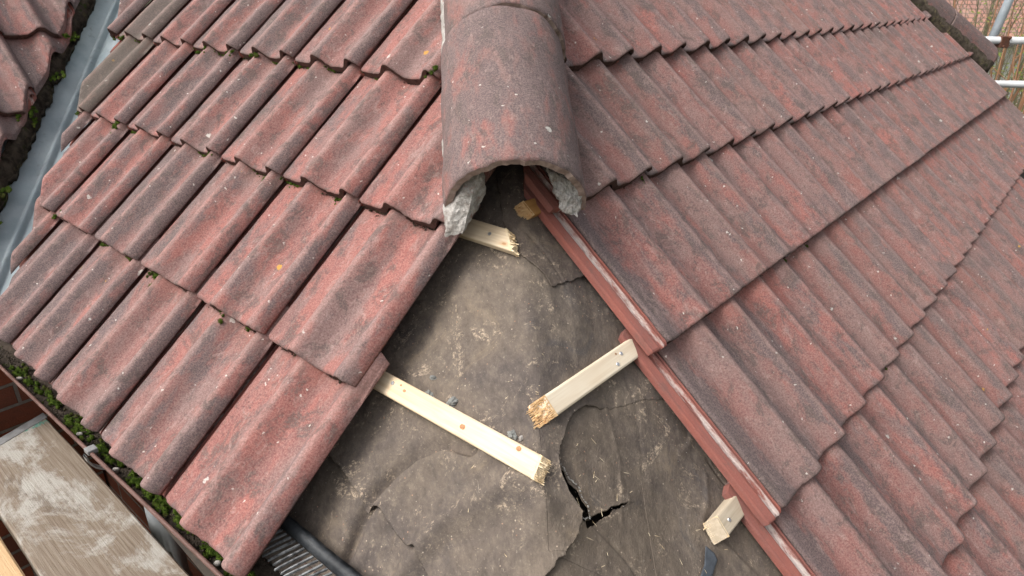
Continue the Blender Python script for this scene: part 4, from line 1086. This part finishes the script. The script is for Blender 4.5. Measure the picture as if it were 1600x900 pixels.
# ------------------------------------------------------------------ loose bits on the felt
def on_felt(x, y, h=.004): 
    return Vector((x, y, float(zroof(x, y) + (relief(np.array([x]), np.array([y]))[0] + h) / CP)))
def lump(name, x, y, r, seed, mat, label, group=None, cat='rubble', flat=.6, h=.006):
    bm = bmesh.new(); bmesh.ops.create_icosphere(bm, subdivisions=4, radius=1)
    for v in bm.verts:
        c = v.co.copy(); d = 1 + .35 * noise.noise(c * 1.3 + Vector((seed, 0, 0))) + .25 * noise.noise(c * 3 + Vector((seed, 5, 0))) + .12 * noise.noise(c * 8 + Vector((seed, 5, 9)))
        v.co = Vector((c.x * r * d, c.y * r * d * .8, c.z * r * d * flat))
    o = bm_obj(name, bm, mat, None, False, Matrix.Translation(on_felt(x, y, h)) @ Matrix.Rotation(seed * 1.3, 4, 'Z') @ Matrix.Rotation(.5, 4, 'X'))
    return tag(o, label, cat, group)
M_GREYM = simple('grey_mortar_crumb', (.17, .175, .165), (.26, .26, .245), 90, .9, .002, 300)
lump('mortar_crumb', -.178, 1.288, .0085, 2, M_GREYM, 'small grey mortar crumb furthest up the felt above the longest batten', 'mortar crumbs on the felt')
lump('mortar_crumb', -.187, 1.263, .0115, 4, M_GREYM, 'grey mortar crumb beside the red tile chip', 'mortar crumbs on the felt')
lump('mortar_crumb', -.173, 1.243, .0095, 6, M_GREYM, 'grey mortar crumb touching the longest batten\'s upper edge', 'mortar crumbs on the felt')
lump('mortar_crumb', -.142, 1.226, .0135, 8, M_GREYM, 'largest grey mortar crumb, lying above the longest batten', 'mortar crumbs on the felt')
lump('mortar_crumb', -.043, 1.118, .0105, 11, M_GREYM, 'grey crumb near the broken end of the longest batten', 'mortar crumbs on the felt')
lump('mortar_crumb', -.030, 1.108, .006, 13, M_MORT, 'tiny pale crumb near the broken end of the longest batten', 'mortar crumbs on the felt')
bm = bmesh.new(); vs_ = [bm.verts.new(Vector(c)) for c in ((0, 0, 0), (.013, 0, 0), (.007, .008, 0), (.006, .003, .019), (.002, .006, .004))]
bmesh.ops.convex_hull(bm, input=bm.verts)
tag(bm_obj('tile_chip', bm, simple('fresh_red_chip', (.50, .12, .07), (.42, .10, .06), 60), None, False, Matrix.Translation(on_felt(-.208, 1.268, .002))), 'bright red tile chip beside the longest batten', 'tile chip')
cr = []
while len(cr) < 520:
    x, y = rr.uniform(-.5, .5), rr.uniform(.75, 1.65)
    if noise.noise(Vector((x * 9, y * 9, 2))) + rr.uniform(-.3, .3) < .12: continue
    cr.append((on_felt(x, y, .0065), rr.uniform(.0004, .0014)))
crumbs('felt_debris', cr[:300], 'pale grit and mortar dust scattered over the felt', M_MORT, 'debris')
crumbs('felt_debris', cr[300:], 'reddish tile grit scattered over the felt', simple('pink_grit', (.42, .24, .18), (.36, .17, .12), 60), 'debris')
# wood splinters
V, F = [], []
for _ in range(90):
    bx_, by_ = ((-.02, 1.03), (.03, 1.07), (.30, 1.05), (-.03, 1.43), (.0, 1.15))[rr.integers(0, 5)]; x, y = rr.normal(bx_, .07), rr.normal(by_, .07); p = np.array(on_felt(x, y, .007)); a = rr.uniform(0, 3.1); L_ = rr.uniform(.003, .012); d = np.array((math.cos(a), math.sin(a), TP / R2 * (math.sin(a) - np.sign(x) * math.cos(a)))) * L_
    b = np.array((-math.sin(a), math.cos(a), 0)) * .0004; k = len(V); V += [p - d / 2 - b, p - d / 2 + b, p + d / 2 + b * .4, p + d / 2 - b * .4, p + np.array((0, 0, .0008))]; F += [(k, k + 1, k + 4), (k + 1, k + 2, k + 4), (k + 2, k + 3, k + 4), (k + 3, k, k + 4)]
tag(mesh_obj('wood_splinters', np_mesh('wood_splinters', V, F), M_TORNP), 'fine wood splinters scattered over the felt', 'debris', None, 'stuff')
# pebbles in the gutter
for i, (l, lab) in enumerate(((1.79, 'pale pebble in the gutter above the bracket'), (1.60, 'cream pebble in the gutter below the bracket'), (1.20, 'grey pebble in the gutter near the bottom of the picture'), (2.16, 'white pebble near the gutter\'s far end'))):
    bm = bmesh.new(); bmesh.ops.create_icosphere(bm, subdivisions=3, radius=.0062)
    for v in bm.verts: v.co *= 1 + .35 * noise.noise(v.co * 90 + Vector((i, 0, 0)))
    tag(bm_obj('pebble', bm, M_MORT, None, True, Matrix.Translation(LW(l, GW(l, .368), .327)) @ Matrix.Diagonal((1.2, .8, .7, 1))), lab, 'pebble', 'pebbles in the gutter')

# ------------------------------------------------------------------ beyond the roof: scaffold tubes, bare shrubs, the next house, the garden
fx, fy = .996, -.084
def tubeobj(name, a, b, r, mat, label, cat, group=None):
    bm = bmesh.new(); c = Vector(a); tube(bm, Vector((0, 0, 0)), Vector(b) - c, r, 20)
    return tag(bm_obj(name, bm, mat, None, True, Matrix.Translation(c)), label, cat, group)
tubeobj('scaffold_tube', (3.98 - 1.1 * fx, 5.10 - 1.1 * fy, .953), (3.98 + 3 * fx, 5.10 + 3 * -.084, .960), .0255, M_TUBE, 'upper white horizontal scaffold tube beyond the far hip', 'scaffold tube', 'scaffold guard rails')
tubeobj('scaffold_tube', (4.02 - .5 * fx, 5.06 + .042, .655), (4.02 + 3 * fx, 5.06 - .25, .660), .0255, M_TUBE, 'lower white horizontal scaffold tube beyond the far hip', 'scaffold tube', 'scaffold guard rails')
tubeobj('scaffold_tube', (3.775, 5.19, .80), (3.775 + .42, 5.19 + .22, 2.25), .030, M_BLUET, 'leaning blue-grey scaffold brace rising behind the guard rails', 'scaffold tube')
tubeobj('scaffold_tube', (5.3, 5.05, -2.6), (5.3, 5.05, 2.2), .0255, M_TUBE, 'upright scaffold tube carrying the guard rails', 'scaffold tube')
bm = bmesh.new(); box(bm, -.035, .035, -.035, .035, -.04, .04, None, .006); tube(bm, (-.01, -.05, -.03), (-.01, .05, -.03), .008); tube(bm, (.02, -.05, .03), (.02, .05, .03), .008)
tag(bm_obj('scaffold_coupler', bm, M_RUST, None, False, Matrix.Translation((3.83, 5.12, .945))), 'rusty coupler joining the brace to the upper guard rail', 'coupler')
def shrub(px, py, base, hgt, seed, mat, label, n=26, sp=.28, leaves=500):
    rr_ = random.Random(seed); root = empty('bare_shrub', Matrix.Translation((px, py, base))); tag(root, label, 'shrub', 'bare shrubs beyond the roof')
    bm = bmesh.new(); tips = []
    for i in range(n):
        p = Vector((rr_.uniform(-sp, sp) * .4, rr_.uniform(-sp, sp) * .4, 0)); d = Vector((rr_.uniform(-.12, .12), rr_.uniform(-.12, .12), 1)).normalized(); r = rr_.uniform(.012, .03); L_ = hgt * rr_.uniform(.7, 1)
        for j in range(6):
            q = p + d * L_ / 6; tube(bm, p, q, r, 5, r * .8); tips += [p, q]
            if j > 1:
                for _ in range(2):
                    s2 = q + Vector((rr_.uniform(-.3, .3), rr_.uniform(-.3, .3), rr_.uniform(.25, .7))); tube(bm, q, s2, r * .4, 4, r * .15); tips.append(s2)
            p = q; r *= .8; d = (d + Vector((rr_.uniform(-.07, .07), rr_.uniform(-.07, .07), 0))).normalized()
    bm_obj('stems', bm, mat, root)
    V, F = [], []
    for _ in range(leaves):
        c = rr_.choice(tips) + Vector((rr_.gauss(0, .07), rr_.gauss(0, .07), rr_.gauss(0, .1))); a = Vector((rr_.gauss(0, 1), rr_.gauss(0, 1), rr_.gauss(0, 1))).normalized(); b = a.orthogonal().normalized(); s2 = rr_.uniform(.012, .032); k = len(V)
        V += [c - a * s2, c + b * s2 * .45, c + a * s2, c - b * s2 * .45]; F.append((k, k + 1, k + 2, k + 3))
    mesh_obj('leaves', np_mesh('leaves', V, F), M_LEAF, root)
for i, (d, f, m, lab) in enumerate(((8.5, .600, M_BARK, 'bare greenish shrub just right of the far hip caps'), (9.5, .622, M_BARK, 'bare shrub behind the scaffold coupler'), (8.2, .638, M_BARKO, 'orange-stemmed bare shrub under the upper guard rail'), (10.5, .652, M_BARK, 'bare shrub at the right picture edge behind the guard rails'), (9.0, .668, M_BARK, 'leafy green shrub at the right picture edge'), (12, .61, M_BARK, 'furthest bare shrub in front of the next house'), (12.5, .645, M_BARK, 'far bare shrub in front of the white wall'))):
    g = math.sqrt(1 - f * f); shrub(-.126 + d * f, .196 + d * g, -2.6, 3.0 + .5 * (i % 3) + (d - 8) * .15, 30 + i, m, lab, 20, .5, 900 if i % 2 else 450)
# the next house
hs_ = empty('neighbouring_house', Matrix.Translation((12.7, 15.5, -2.6))); tag(hs_, 'blurred neighbouring house with pinkish tiled roof and white wall beyond the scaffold', 'house')
ang = math.atan2(-.084, .996); MH = Matrix.Translation((12.7, 15.5, -2.6)) @ Matrix.Rotation(ang, 4, 'Z'); hs_.matrix_world = MH
bm = bmesh.new(); box(bm, -8, 14, .4, 8, 0, 2.7); bm_obj('wall', bm, M_WHITE, hs_)
bm = bmesh.new(); L_ = 6.0; 
M_ = Matrix.Translation((0, -.05, 2.95)) @ Matrix.Rotation(math.radians(35), 4, 'X'); box(bm, -8.3, 14.3, 0, L_, -.1, 0)
o = bm_obj('roof', bm, M_FARTILE, hs_); o.matrix_local = M_
bm = bmesh.new(); tube(bm, (-8.3, -.08, 2.88), (14.3, -.08, 2.88), .07, 10); bm_obj('gutter', bm, M_DGUT, hs_, True)
for x in (-5, -2, 1.2, 4.5, 8):
    bm = bmesh.new(); box(bm, x, x + 1.4, .34, .399, .9, 2.1); f = bm_obj('window', bm, M_GLASS, hs_)
    bm = bmesh.new()
    for a in (x, x + .68, x + 1.36): box(bm, a, a + .05, .32, .339, .85, 2.15)
    box(bm, x + .051, x + .679, .321, .338, 2.08, 2.15); box(bm, x + .731, x + 1.359, .321, .338, .85, .92)
    bm_obj('window_frame', bm, M_WHITE, f)
bm = bmesh.new(); bmesh.ops.create_grid(bm, x_segments=30, y_segments=30, size=200)
for v in bm.verts: v.co.z = -2.6
tag(bm_obj('ground', bm, M_GROUND), kind='structure')
